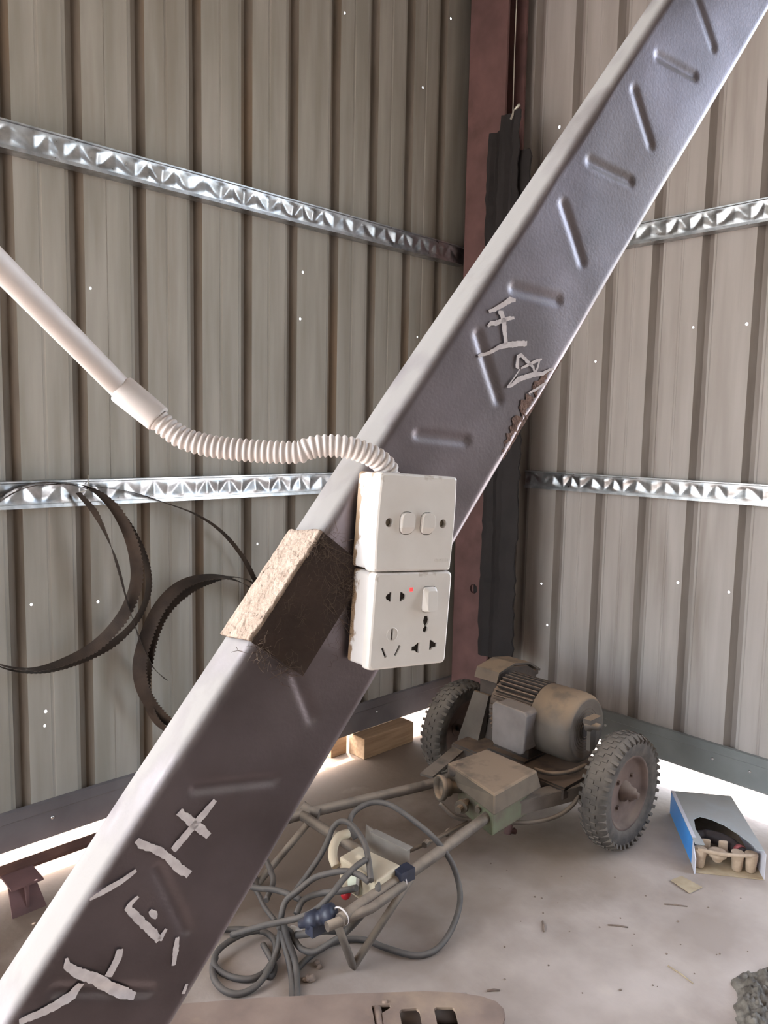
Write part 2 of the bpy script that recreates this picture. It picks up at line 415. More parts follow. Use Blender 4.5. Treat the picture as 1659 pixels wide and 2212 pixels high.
wl_ = thing('wall_left', (0, YW, 0), kind='structure')
ribsL = [0.740 + PITCH * k for k in range(-6, 11)]
def PL(s, d, z): return Vector((s, YW + d, z))
k = 0
while k < len(ribsL):
    grp = ribsL[k:k + 4]
    s0 = grp[0] - 0.075 if k else DOOR_L[1]
    s1 = grp[-1] + PITCH - 0.065
    if k + 4 >= len(ribsL): s1 = XW + 0.03
    off = 0.0014 if (k // 4) % 2 else 0.0
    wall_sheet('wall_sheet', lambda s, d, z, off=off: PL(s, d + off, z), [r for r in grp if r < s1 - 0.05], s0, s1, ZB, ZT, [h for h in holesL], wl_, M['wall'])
    k += 4
holesR = [(off_rib(a, 0.483 + 0.185, 0.1995), b, c) for a, b, c in holesR]
wr_ = thing('wall_right', (XW, 0, 0), kind='structure')
ribsR = [r for r in [0.483 + 0.1995 * k + 0.185 for k in range(-1, 12)] if r < 2.34]
def PR(s, d, z): return Vector((XW + d, s, z))
k = 0
while k < len(ribsR):
    grp = ribsR[k:k + 4]
    s0 = grp[0] - 0.075 if k else DOOR_R[1]
    s1 = grp[-1] + 0.1995 - 0.065
    if k + 4 >= len(ribsR): s1 = YW + 0.03
    off = 0.0014 if (k // 4) % 2 else 0.0
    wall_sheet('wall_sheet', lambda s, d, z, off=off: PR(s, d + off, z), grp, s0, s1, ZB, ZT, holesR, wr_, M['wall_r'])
    k += 4
# the rest of both walls around the doorways, plain to the camera behind
def slab(name, parent, lo, hi, m):
    mb = MB(); c = [(a + b) / 2 for a, b in zip(lo, hi)]; mb.box(c, [b - a for a, b in zip(lo, hi)]); mb.build(name, m, parent)
slab('wall_sheet', wl_, (XMIN, YW, 0.0), (DOOR_L[0], YW + .02, ZT), M['wall'])
slab('door_header', wl_, (DOOR_L[0], YW, DOOR_L[2]), (DOOR_L[1], YW + .02, ZT), M['wall'])
slab('wall_sheet', wr_, (XW, YMIN, 0.0), (XW + .02, DOOR_R[0], ZT), M['wall_r'])
slab('door_header', wr_, (XW, DOOR_R[0], DOOR_R[2]), (XW + .02, DOOR_R[1], ZT), M['wall_r'])
mb = MB(); mb.box((XMIN, (YMIN - 0.7) / 2, ZT / 2), (0.03, -0.7 - YMIN, ZT)); mb.box((XMIN, (YW - 0.7) / 2, (3.3 + ZT) / 2), (0.03, YW + 0.7, ZT - 3.3))   # wide gateway at the far end
tag(mb.build('wall_far', M['wall']), kind='structure')
# back wall behind the camera and the roof
mb = MB(); mb.box(((XMIN + XW) / 2, YMIN, ZT / 2), (XW - XMIN, 0.03, ZT))
tag(mb.build('wall_back', M['wall']), kind='structure')
mb = MB(); mb.box(((XMIN + XW) / 2 - 0.1, (YMIN + YW) / 2, ZT + 0.03), (XW - XMIN + 0.5, YW - YMIN + 0.4, 0.05))
tag(mb.build('ceiling', M['roof']), kind='structure')
# slab
def floor_z(x, y): return 0.0
mb = MB(); mb.grid(lambda u, v: Vector((u, v, 0.0)), frange(XMIN - 0.6, XW + 0.35, 0.25), frange(YMIN - 0.3, YW + 0.35, 0.25), smooth=True)
tag(mb.build('floor', M['concrete']), kind='structure')
mb = MB(); mb.add([(-30, -30, -0.03), (30, -30, -0.03), (30, 30, -0.03), (-30, 30, -0.03)], [(0, 1, 2, 3)])
tag(mb.build('ground', M['ground']), kind='structure')

# base flashings: upright strip with a folded cap lip and a kicked-out foot
def flashing(name, P, s0, s1, zb, zt, m, screws):
    prof = [(0.004, zb), (-0.003, zb + 0.004), (-0.003, zt - 0.038), (-0.009, zt - 0.034), (-0.009, zt - 0.004), (0.001, zt)]
    mb = MB(); n = len(prof)
    vs = [P(s, d, z) for s in (s0, s1) for (d, z) in prof]
    mb.add(vs, [(i, i + 1, n + i + 1, n + i) for i in range(n - 1)])
    o = tag(mb.build(name, m, None, solid=0.002), kind='structure')
    for (s, z) in screws:
        q = MB(); a = P(s, -0.003, z); b = P(s, -0.008, z)
        q.lathe(a, b - a, [(0, 0.0062), (0.003, 0.0058), (0.005, 0.003)], n=10)
        q.build('screw', M['screw'], o)
    return o
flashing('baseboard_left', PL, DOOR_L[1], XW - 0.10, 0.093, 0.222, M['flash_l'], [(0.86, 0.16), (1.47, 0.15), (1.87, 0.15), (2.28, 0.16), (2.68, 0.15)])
flashing('baseboard_right', PR, DOOR_R[1], 2.12, 0.098, 0.236, M['flash_r'], [(0.72, 0.165), (1.02, 0.168), (1.16, 0.172), (1.62, 0.17), (1.9, 0.165)])

# ------------------------------------------------------------------ galvanized wall rails with zigzag-pressed faces
def rail(name, P, s0, s1, zb, zt, depth, seed, label, vis0, vis1):
    rnd = random.Random(seed); h = zt - zb; pit = 0.104
    amps = [rnd.uniform(0.55, 1.35) for _ in range(400)]; phs = [rnd.uniform(-0.18, 0.18) for _ in range(400)]
    def disp(s, t):
        u = s / pit; i = int(math.floor(u)); fr = u - i
        ph = phs[i % 400] * (1 - fr) + phs[(i + 1) % 400] * fr
        am = amps[i % 400] * (1 - fr) + amps[(i + 1) % 400] * fr
        tri = abs(((u + ph) % 1.0) - 0.5) * 4 - 1          # +1 .. -1 triangle wave
        e = max(0.0, min(1.0, (t - 0.13) / 0.2)) * max(0.0, min(1.0, (0.93 - t) / 0.2))
        x = tri * 0.85 + (t - 0.5) * 1.7
        return (abs(x) - 0.65) * 0.0062 * am * e + 0.0015 * noise.noise(Vector((s * 16, t * 2, seed))) * e
    root = thing(name, P((s0 + s1) / 2, 0, zb), label, 'wall rail')
    us = [s0] + [x for x in frange(max(s0, vis0), min(s1, vis1), 0.0045)] + [s1]
    us = sorted(set(us))
    ts = frange(0, 1, 1 / 16.0)
    mb = MB(); mb.grid(lambda s, t: P(s, -depth - disp(s, t), zb + 0.006 + (h - 0.012) * t), us, ts, smooth=True)
    mb.build('pressed_face', M['galv'], root)
    mb = MB(); e0, e1 = us[0], us[-1]
    prof = [(-depth, zt - 0.006), (-depth - 0.004, zt - 0.004), (-depth - 0.004, zt), (0.0, zt)]
    vs = [P(s, d, z) for s in (e0, e1) for (d, z) in prof]; n = len(prof)
    mb.add(vs, [(i, i + 1, n + i + 1, n + i) for i in range(n - 1)])
    mb.build('upper_lip', M['galv'], root, solid=0.0012)
    mb = MB(); prof = [(-depth, zb + 0.006), (-depth - 0.006, zb + 0.010), (-depth - 0.007, zb), (0.0, zb)]
    vs = [P(s, d, z) for s in (e0, e1) for (d, z) in prof]
    mb.add(vs, [(i, i + 1, n + i + 1, n + i) for i in range(n - 1)])
    mb.build('lower_lip', M['galv'], root, solid=0.0012)
    return root
RD = 0.042
rail('wall_rail', PL, DOOR_L[1], 2.74, 2.172, 2.252, RD, 1, 'upper shiny galvanized rail with pressed zigzag face on the left wall', 0.6, 2.75)
rail('wall_rail', PL, DOOR_L[1], 2.74, 1.158, 1.238, RD, 2, 'lower shiny galvanized rail on the left wall, saw blades hanging from it', 0.6, 2.3)
rail('wall_rail', PR, DOOR_R[1], 2.06, 2.162, 2.244, RD, 3, 'upper galvanized rail with pressed zigzag face on the right wall', 0.9, 1.75)
rail('wall_rail', PR, DOOR_R[1], 2.06, 1.168, 1.244, RD, 4, 'lower galvanized rail on the right wall above the motor cart', 0.9, 2.07)

# ------------------------------------------------------------------ corner column: rust-red H section
col = thing('steel_column', (2.77, 2.22, 0), 'rust red steel column standing in the corner of the shed', 'column')
mb = MB(); mb.box((2.706, 2.222, ZT / 2), (0.012, 0.205, ZT))
f0 = mb.build('flange', M['rust'], col)
cut = MB(); cut.lathe((2.66, 2.207, 0.696), (1, 0, 0), [(0, 0.022), (0.1, 0.022)], n=18); boolean(f0, cut)
mb = MB(); mb.lathe((2.702, 2.207, 0.696), (1, 0, 0), [(0, .0225), (.0, .024), (.012, .024), (.012, .0)], n=18, caps=False); mb.build('bolt_hole', M['black'], col)  # black cup added behind the hole, painting its dark inside
mb = MB(); mb.box((2.834, 2.222, ZT / 2), (0.012, 0.205, ZT)); mb.build('flange', M['rust'], col)
mb = MB(); mb.box((2.770, 2.222, ZT / 2), (0.116, 0.010, ZT)); mb.build('web', M['rust'], col)
mb = MB(); mb.box((2.770, 2.222, 0.006), (0.20, 0.26, 0.012)); mb.build('base_plate', M['rust'], col)

# long black strip hanging on a wire against the column
hb = thing('hanging_strip', (2.63, 2.05, 0.42), 'long ragged black rubber strip hanging from a wire beside the rust red column', 'rubber strip')
def ragged(cy, w, z0, z1, x, thick, seed):
    rnd = random.Random(seed); mb = MB(); zs = frange(z0, z1, 0.03); L = []; Rr = []
    for z in zs:
        L.append(cy + w / 2 + rnd.uniform(-.004, .004)); Rr.append(cy - w / 2 + rnd.uniform(-.007, .007))
    us = [0, .12, .28, .45, .6, .78, 1.0]; wob = [rnd.uniform(-.012, .012) for _ in us]
    def fn(i, u):
        z = zs[int(i)]; k = us.index(u)
        return Vector((x + wob[k] + 0.004 * math.sin(z * 7 + k), L[int(i)] * (1 - u) + Rr[int(i)] * u, z))
    mb.grid(fn, list(range(len(zs))), us, smooth=False)
    return mb
ragged(2.028, 0.178, 0.42, 2.56, 2.645, 0.004, 3).build('strip', M['black'], hb, solid=0.012)
ragged(2.085, 0.11, 1.95, 2.66, 2.628, 0.004, 5).build('folded_layer', M['black'], hb, solid=0.010)
ragged(2.02, 0.10, 1.75, 2.71, 2.615, 0.004, 8).build('folded_layer', M['black'], hb, solid=0.010)
mb = MB(); mb.sweep([on(1107, 262, 0, 2.63), on(1108, 235, 0, 2.632), on(1112, 100, 0, 2.645), on(1116, 0, 0, 2.66), Vector((2.67, 2.07, ZT))], 0.0022, n=6)
mb.sweep([on(1104, 258, 0, 2.62), on(1113, 236, 0, 2.615), on(1122, 226, 0, 2.61)], 0.006, n=6)
mb.build('wire', M['wire'], hb)

# ------------------------------------------------------------------ diagonal brace with embossed face
EMB = [((1505, -5), (1541, 100)), ((1422, 121), (1500, 163)), ((1371, 195), (1406, 312)), ((1274, 348), (1362, 392)), ((1217, 440), (1258, 566)),
       ((1110, 622), (1205, 648)), ((1033, 724), (1076, 862)), ((905, 940), (1005, 952)), ((838, 1060), (850, 1180)), ((640, 1462), (675, 1552)),
       ((425, 1702), (592, 1683)), ((342, 1878), (402, 2008)), ((120, 2140), (320, 2140)), ((1560, -190), (1640, -160))]
EM = [(ab(*a), ab(*b)) for a, b in EMB]
def emboss(a, b):
    h = 0.0
    for (a0, b0), (a1, b1) in EM:
        dx, dy = a1 - a0, b1 - b0; L2 = dx * dx + dy * dy
        if abs(a - (a0 + a1) / 2) > 0.09: continue
        t = max(0, min(1, ((a - a0) * dx + (b - b0) * dy) / L2))
        d = math.hypot(a - a0 - dx * t, b - b0 - dy * t)
        if d < 0.0090:
            k = 1 - d / 0.0090; h = min(h, -0.0021 * (k * k * (3 - 2 * k)))
    if b > 0.118: h *= max(0, (BW - b) / 0.013)
    return h
A0, A1 = -1.66, 2.6
rad, FD = 0.008, 0.045
prof = [(0.016, -FD), (0.001, -FD), (0.0, -FD + .001), (0.0, -0.03), (0.0, -rad - .001)]
for k in range(7):
    an = math.radians(180 - 90 * k / 6); prof.append((rad + rad * math.cos(an), -rad + rad * math.sin(an)))
for b in frange(rad, BW - rad, 0.0027)[1:-1]: prof.append((b, 0.0))
for k in range(7):
    an = math.radians(90 - 90 * k / 6); prof.append((BW - rad + rad * math.cos(an), -rad + rad * math.sin(an)))
prof += [(BW, -rad - .001), (BW, -0.03), (BW, -FD + .001), (BW - .001, -FD), (BW - 0.016, -FD)]
aa = frange(A0, -0.66, 0.06)[:-1] + frange(-0.66, 0.86, 0.0032) + frange(0.86, A1, 0.06)[1:]
def bend(a):                                     # the pressed sheet is not dead straight along its edges
    return 0.0012 * noise.noise(Vector((a * 5, 1.3, 0)))
def bfn(a, pi):
    b, d = prof[int(pi)]
    h = emboss(a, b) if (d > -0.002 and rad * 0.5 < b < BW) else 0.0
    dent = 0.0
    if b < 0.02 and abs(a - 0.105) < 0.04: dent = 0.0025 * (1 - abs(a - 0.105) / 0.04) ** 2
    dent -= 0.004 * max(0.0, 1 - b / 0.03)
    if b > BW - 0.02 and d < -rad: d = -rad + (d + rad) * (1 - 0.45 * max(0.0, min(1.0, (a - 0.02) / 0.6)))
    return bp(a, b + dent + (bend(a) if b > 0.06 else bend(a + 7)), d + h + (0.0006 * noise.noise(Vector((a * 12, b * 20, 0))) if d == 0 else 0))
br = thing('diagonal_brace', bp(A0, BW / 2, 0), 'grey galvanized diagonal steel brace with embossed ridges and white painted marks', 'steel beam')
mb = MB(); mb.grid(bfn, aa, list(range(len(prof))), smooth=True, flip=True)
mb.build('channel', M['zinc'], br)

# brown splice sleeve clamped over the brace under the boxes
sa0, sa1 = -0.233, -0.122
sl_ = thing('splice_sleeve', bp(sa0, 0.06, 0.004), 'dusty dark brown steel sleeve clamped round the grey brace behind the socket boxes', 'bracket')
mb = MB(); mb.hexa([bp(sa0, 0.072, 0.0006), bp(sa1, 0.072, 0.0006), bp(sa1, BW + 0.002, 0.0006), bp(sa0, BW + 0.002, 0.0006),
                    bp(sa0, 0.072, 0.0046), bp(sa1, 0.072, 0.0046), bp(sa1, BW + 0.002, 0.0046), bp(sa0, BW + 0.002, 0.0046)])
mb.build('face_plate', M['rustdark'], sl_)
mb = MB()
def topfn(a, h):
    e = 0.0016 * noise.noise(Vector((a * 90, h * 160, 2))) + 0.0022
    return bp(a + 0.002 * noise.noise(Vector((h * 80, 4, 0))) + 0.15 * min(0.0, h), BW + 0.0012 + e, h)
mb.grid(topfn, frange(sa0, sa1, 0.002), frange(-FD - 0.001, 0.0046, 0.002), smooth=True, flip=True)
mb.build('dusty_top_plate', mat('dust_crust', rgb(176, 158, 144), rgb(156, 138, 124), scale=60, rough=0.95, bump=0.9, bscale=260, c3=rgb(84, 70, 60), s3=150, lo3=0.64, hi3=0.72), sl_, solid=0.0035)

mb = MB(); us_ = frange(0.058, 0.192, 0.0022)
def rustfn(a, v):
    w_ = (0.004 + 0.013 * max(0.0, 1 - abs((a - 0.11) / 0.075) ** 2)) * (0.75 + 0.7 * noise.noise(Vector((a * 160, 0.3, 1))))
    b_ = -0.0026 + (w_ + 0.0026) * v
    return bp(a, b_ + 0.0012 * noise.noise(Vector((a * 300, v * 6, 2))), (0.0004 if b_ > 0.004 else -0.0012 - 0.12 * (0.004 - b_)) + 0.0006 * noise.noise(Vector((a * 400, v * 9, 5))))
mb.grid(rustfn, us_, [0, .25, .5, .75, 1], smooth=False)
mb.build('rust_crust', mat('rust_bloom', rgb(142, 116, 106), rgb(96, 74, 66), scale=160, rough=0.95, bump=0.6, bscale=400), br)
# painted marks, brush strokes lying on the face
def stroke(pts, name='paint_stroke'):
    """pts: photo positions with brush width (mm); laid on the brace face as a thin raised film"""
    P = [(ab(x, y), w / 1000.0) for x, y, w in pts]
    fine = []
    for (p, w), (q, w2) in zip(P[:-1], P[1:]):
        n = max(2, int(math.hypot(q[0] - p[0], q[1] - p[1]) / 0.0018))
        for k in range(n):
            t = k / n; fine.append((p[0] + (q[0] - p[0]) * t, p[1] + (q[1] - p[1]) * t, w + (w2 - w) * t))
    fine.append((P[-1][0][0], P[-1][0][1], P[-1][1]))
    mb = MB(); m = len(fine); vs = []
    sd = random.random() * 50
    for i, (a, b, w) in enumerate(fine):
        j0, j1 = max(0, i - 1), min(m - 1, i + 1)
        ta, tb = fine[j1][0] - fine[j0][0], fine[j1][1] - fine[j0][1]; L = math.hypot(ta, tb) or 1
        na, nb = -tb / L, ta / L
        for sgn in (-1, -0.33, 0.33, 1):
            ww = w / 2 * (1 + 0.22 * noise.noise(Vector((i * 0.6, sgn * 3, sd))))
            x, y = a + na * ww * sgn, b + nb * ww * sgn
            x += 0.0009 * noise.noise(Vector((i * 0.9, sgn, sd + 9)))
            vs.append(bp(x, y, 0.0005 + 0.0008 + (emboss(x, y) if y > 0.006 else 0)))
    mb.add(vs, [(i * 4 + k, i * 4 + k + 1, (i + 1) * 4 + k + 1, (i + 1) * 4 + k) for i in range(m - 1) for k in range(3)], True)
    return mb.build(name, M['paint'], br)
z1 = lambda c, o, s: [(o[0] + x / s, o[1] + y / s, w) for x, y, w in c]
U1 = lambda c: z1(c, (1000, 620), 6.38)         # readings taken from enlarged details of the marks
stroke(U1([(345, 340, 3), (430, 310, 4), (560, 235, 5), (640, 180, 6), (715, 185, 3)]))
stroke(U1([(475, 350, 3), (520, 365, 6), (555, 480, 6), (560, 600, 6), (575, 700, 5), (580, 790, 5)]))
stroke(U1([(335, 545, 3), (370, 505, 4), (440, 500, 5), (530, 465, 4), (620, 435, 4), (695, 425, 3)]))
stroke(U1([(205, 965, 5), (240, 935, 3), (320, 925, 3), (420, 870, 4), (500, 825, 5), (600, 800, 6), (760, 780, 6), (870, 780, 5)]))
stroke(U1([(760, 1120, 2.5), (735, 1100, 4), (745, 960, 4), (790, 940, 4), (880, 1030, 4), (960, 1110, 3), (975, 1180, 3)]))
stroke(U1([(790, 1120, 2), (900, 1070, 3), (1000, 1020, 3.2), (1075, 995, 2)]))
stroke(U1([(1045, 1010, 2.2), (1025, 1090, 2.4), (990, 1180, 3)]))
stroke(U1([(775, 1130, 1.2), (690, 1260, 1.4), (600, 1380, 2), (640, 1370, 3), (760, 1270, 5.5), (950, 1210, 5), (1090, 1195, 4), (1180, 1140, 2.6), (1245, 1130, 2)]))
stroke(U1([(915, 1490, 1.5), (895, 1460, 1.8), (985, 1420, 2.6), (1090, 1345, 2.6), (1145, 1325, 2)]))
U2 = lambda c: z1(c, (0, 1700), 3.19)
stroke(U2([(1480, 85, 4.5), (1420, 160, 6), (1300, 300, 6.5), (1190, 430, 6)]))
stroke(U2([(1230, 165, 6), (1300, 225, 7), (1385, 290, 7), (1435, 335, 6)]))
stroke(U2([(940, 360, 4), (970, 390, 6.5), (1080, 430, 6.5), (1150, 475, 6.5), (1220, 545, 7.5), (1300, 600, 6)]))
stroke(U2([(935, 570, 3), (840, 640, 4.5), (720, 710, 5), (615, 772, 2)]))
stroke(U2([(950, 750, 2.5), (895, 800, 4), (880, 830, 5.5), (960, 910, 6.5), (1050, 1000, 7), (1095, 1050, 6)]))
stroke(U2([(1095, 1050, 5), (1140, 975, 2.5)]))
stroke(U2([(1030, 845, 3), (1055, 870, 6), (1075, 900, 2)]))
stroke(U2([(1218, 1030, 3), (1210, 1110, 5), (1192, 1225, 3.5)]))
stroke(U2([(825, 1110, 4.5), (815, 1160, 6), (745, 1300, 6)]))
stroke(U2([(458, 1170, 2), (460, 1225, 5), (530, 1275, 8), (640, 1310, 9), (760, 1380, 9.5), (850, 1420, 9), (930, 1440, 5)]))
stroke(U2([(560, 1350, 5), (500, 1430, 7), (380, 1500, 7), (240, 1565, 6.5), (130, 1615, 5)]))
stroke(U2([(1285, 1350, 2.5), (1258, 1420, 3)]))

PLG = mat('ivory_plate_grimy', rgb(230, 226, 222), rgb(224, 219, 214), scale=30, rough=0.36)
add_position_dirt(PLG, 0.092, 0.062, 2, rgb(150, 130, 106), nscale=75, nlo=0.66, nhi=0.80, amount=0.85)
# ------------------------------------------------------------------ the two surface boxes
TILT = math.radians(-3.9)
FX = (BU * math.cos(TILT) + Vector((0, 0, math.sin(TILT))))
FZ = (-BU * math.sin(TILT) + Vector((0, 0, math.cos(TILT))))
def plate_pt(center, x, y, h): return center + FX * x + FZ * y + BN * h
FRONT = -0.5342                                   # plane of the plates
def plane_pt(x, y):
    d = _ray(x, y); t = FRONT / BN.dot(d); return CAM + d * t
c_low = (plane_pt(803, 1238) + plane_pt(803, 1450) + plane_pt(971, 1235) + plane_pt(968, 1430)) / 4
c_up = c_low + FZ * 0.0866 + FX * -0.0022
BACK = BD + 0.0048 - FRONT                        # depth from plate plane back to the sleeve face (negative)
def outline3(c, pts, h): return [plate_pt(c, x, y, h) for x, y in pts]
def barrel(w, h, bulge, r=0.004, n=8):            # plate outline with bulging sides
    o = []
    for i in range(n + 1):
        t = -1 + 2 * i / n; o.append((w / 2 + bulge * (1 - t * t), t * (h / 2 - r)))
    for i in range(n + 1):
        t = 1 - 2 * i / n; o.append((t * (w / 2 - r), h / 2))
    for i in range(n + 1):
        t = 1 - 2 * i / n; o.append((-w / 2 - bulge * (1 - t * t), t * (h / 2 - r)))
    for i in range(n + 1):
        t = -1 + 2 * i / n; o.append((t * (w / 2 - r), -h / 2))
    return o
def body(c, root, m):
    mb = MB()
    front = outline3(c, rr_outline(0.0835, 0.0835, 0.004), -0.0095); backp = outline3(c, rr_outline(0.085, 0.085, 0.003), BACK)
    n = len(front)
    mb.add(front + backp, [(i, (i + 1) % n, n + (i + 1) % n, n + i) for i in range(n)] + [list(range(n))[::-1], list(range(n, 2 * n))])
    return mb.build('box_body', m, root, bevel=0.0006)
def plate(c, root, out_back, out_front, dome, m, thick=0.009):
    """domed cover plate: rim at -thick, front edge ring, slightly crowned front"""
    mb = MB(); n = len(out_back)
    rings = [outline3(c, out_back, -thick), outline3(c, [(x * 1.0, y * 1.0) for x, y in out_back], -thick * 0.45),
             outline3(c, out_front, -0.0008), outline3(c, [(x * 0.965, y * 0.965) for x, y in out_front], dome * 0.4)]
    vs = [v for r_ in rings for v in r_]; fs = []
    for r_ in range(3):
        for i in range(n): fs.append((r_ * n + i, r_ * n + (i + 1) % n, (r_ + 1) * n + (i + 1) % n, (r_ + 1) * n + i))
    fs.append(list(range(n))[::-1]); fs.append([3 * n + i for i in range(n)])
    mb.add(vs, fs, False)
    return mb.build('cover_plate', m, root)
white_up = M['white']; 
wdirt = mat('white_plastic_dirty_side', rgb(228, 226, 226), rgb(218, 214, 212), scale=20, rough=0.4)
sb = thing('switch_box', c_up - BN * 0.035 - FZ * 0.043, 'upper white surface switch box with two round-cornered rocker switches', 'switch')
xorg = Vector(sb['_o'])
body(c_up, sb, wdirt)
pl = plate(c_up, sb, barrel(0.0862, 0.0862, 0.0010, .0015), barrel(0.0838, 0.0850, 0.0012, .0015), 0.0006, PLG, 0.013)
rock = [(-0.0118, 0.0), (0.0108, 0.0)]; scr = [(-0.0305, 0.0002), (0.0292, 0.0002)]
cut = MB()
for (x, y) in scr: cut.prism(outline3(c_up, circ(x, y, 0.0040, 18), -0.005), BN * 0.02)
for (x, y) in rock: cut.prism(outline3(c_up, rr_outline(0.0152, 0.0198, 0.0062, 6), -0.004), BN * 0.02)
# the rocker openings sit at their own centres
cut = MB()
for (x, y) in scr: cut.prism(outline3(c_up, circ(x, y, 0.0040, 18), -0.006), BN * 0.02)
for (x0, y0) in rock: cut.prism(outline3(c_up, [(x0 + x, y0 + y) for x, y in rr_outline(0.0158, 0.0204, 0.0064, 6)], -0.004), BN * 0.02)
boolean(pl, cut)
for (x0, y0) in rock:
    W_, H_, R_ = 0.0073, 0.0096, 0.0058
    def hw(y):
        e = abs(y) - (H_ - R_)
        return W_ - (R_ - math.sqrt(max(0.0, R_ * R_ - e * e)) if e > 0 else 0.0)
    ys = [-H_, -H_ * .97, -H_ * .9, -H_ * .8, -H_ * .65, -.0042, -.0036, -.003, 0, .003, .0050, H_ * .65, H_ * .8, H_ * .9, H_ * .97, H_]
    def hh_(y): return 0.0036 if y > -0.0033 else 0.0036 - (-0.0033 - y) * 0.50
    mb = MB(); us = [-1, -.9, -.5, 0, .5, .9, 1]
    mb.grid(lambda y, u: plate_pt(c_up, x0 + u * hw(y) * (1 if abs(u) < 1 else 1.0), y0 + y, hh_(y) - (0.0006 if abs(u) == 1 or abs(y) == H_ else 0)), ys, us, smooth=False, flip=True)
    ol = [(x0 + hw(y), y0 + y, hh_(y) - .0006) for y in ys] + [(x0 - hw(y), y0 + y, hh_(y) - .0006) for y in ys[::-1]]
    n = len(ol); mb.add([plate_pt(c_up, x, y, h) for x, y, h in ol] + [plate_pt(c_up, x, y, -.004) for x, y, h in ol], [(i, (i + 1) % n, n + (i + 1) % n, n + i) for i in range(n)])
    mb.build('rocker_switch', M['whiteplate'], sb)
for (x, y) in scr:
    mb = MB(); mb.lathe(plate_pt(c_up, x, y, -0.0062), BN, [(0, 0.0040), (0.0022, 0.0036), (0.0026, 0.002)], n=16)
    mb.build('screw', mat('sunk_screw', rgb(128, 116, 100), rough=0.5, metal=0.4), sb)
# raised maker's lettering, almost worn away
for k, (dx, kind) in enumerate(((0, 'A'), (0.0028, 'N'), (0.0056, 'V'), (0.0082, 'E'), (0.0106, 'L'), (0.0128, 'E'), (0.0150, 'I'))):
    x0, y0, hh, ww = 0.0225 + dx, -0.0345, 0.0026, 0.0019
    seg = {'A': [((0, 0), (.5, 1)), ((.5, 1), (1, 0))], 'N': [((0, 0), (0, 1)), ((0, 1), (1, 0)), ((1, 0), (1, 1))], 'V': [((0, 1), (.5, 0)), ((.5, 0), (1, 1))],
           'E': [((0, 0), (0, 1)), ((0, 1), (1, 1)), ((0, .5), (.8, .5)), ((0, 0), (1, 0))], 'L': [((0, 1), (0, 0)), ((0, 0), (1, 0))], 'I': [((.5, 0), (.5, 1))]}[kind]
    mb = MB()
    for (p, q) in seg:
        a = plate_pt(c_up, x0 + p[0] * ww, y0 + p[1] * hh, 0.0003); b = plate_pt(c_up, x0 + q[0] * ww, y0 + q[1] * hh, 0.0003)
        mb.bar(a, b, 0.00035, 0.0003, BN)
    mb.build('raised_letter', M['whiteplate'], sb)

so = thing('socket_box', c_low - BN * 0.035 - FZ * 0.043, 'lower white socket box with five-hole outlets, rocker and lit red lamp', 'socket')
body(c_low, so, wdirt)
pl = plate(c_low, so, rr_outline(0.086, 0.086, 0.0032), rr_outline(0.0852, 0.0852, 0.0045), 0.0002, PLG, 0.0105)
def rotrect(cx_, cy_, w, h, deg):
    a = math.radians(deg); c_, s_ = math.cos(a), math.sin(a)
    return [(cx_ + x * c_ - y * s_, cy_ + x * s_ + y * c_) for x, y in ((-w / 2, -h / 2), (w / 2, -h / 2), (w / 2, h / 2), (-w / 2, h / 2))]
cutters = []
# two-pin outlet: a slot with a half round on its outer side, twice
def halfslot(cx_, cy_, sgn):
    pts = [(cx_ - sgn * 0.0022, cy_ - 0.0042), (cx_ + sgn * 0.0006, cy_ - 0.0042), (cx_ + sgn * 0.0006, cy_ - 0.0030)]
    pts += [(cx_ + sgn * (0.0006 + 0.0036 * math.sin(math.radians(180 * k / 8))), cy_ - 0.0030 * math.cos(math.radians(180 * k / 8))) for k in range(1, 8)]
    pts += [(cx_ + sgn * 0.0006, cy_ + 0.0030), (cx_ + sgn * 0.0006, cy_ + 0.0042), (cx_ - sgn * 0.0022, cy_ + 0.0042)]
    return pts
cutters.append(halfslot(-0.0262, 0.0216, -1)); cutters.append(halfslot(-0.0128, 0.0214, 1))
cutters.append(rotrect(-0.0205, -0.0118, 0.0023, 0.0098, 0))
cutters.append(rotrect(-0.0277, -0.0277, 0.0024, 0.0098, 27)); cutters.append(rotrect(-0.0132, -0.0270, 0.0024, 0.0098, -27))
# universal outlet: top keyhole (round + small round) and two side keyholes
def key_top(cx_, cy_):
    o = [(cx_ - 0.0022, cy_ + 0.0056)]
    o += [(cx_ - 0.0034, cy_ + 0.0016), (cx_ - 0.0028, cy_ - 0.0012), (cx_ - 0.0013, cy_ - 0.0028), (cx_ - 0.0013, cy_ - 0.0042)]
    o += [(cx_ - 0.0026, cy_ - 0.0054), (cx_ - 0.0027, cy_ - 0.0080), (cx_ - 0.0012, cy_ - 0.0096), (cx_ + 0.0012, cy_ - 0.0096), (cx_ + 0.0027, cy_ - 0.0080), (cx_ + 0.0026, cy_ - 0.0054)]
    o += [(cx_ + 0.0013, cy_ - 0.0042), (cx_ + 0.0013, cy_ - 0.0028), (cx_ + 0.0028, cy_ - 0.0012), (cx_ + 0.0034, cy_ + 0.0016), (cx_ + 0.0022, cy_ + 0.0056)]
    return o
cutters.append(key_top(0.0165, -0.0030))
def key_side(cx_, cy_, s_):
    o = [(-0.0052, -0.0024), (-0.0008, -0.0026), (0.0008, -0.0044), (0.0034, -0.0048), (0.0036, 0.0048), (0.0014, 0.0046), (-0.0004, 0.0034), (-0.0026, 0.0018), (-0.0052, 0.0016)]
    return [(cx_ + s_ * x, cy_ + y) for x, y in o]
cutters.append(key_side(0.0076, -0.0262, 1)); cutters.append(key_side(0.0262, -0.0248, -1))
lampc = (-0.0030, 0.0274); cutters.append(rotrect(*lampc, 0.0042, 0.0036, 0))
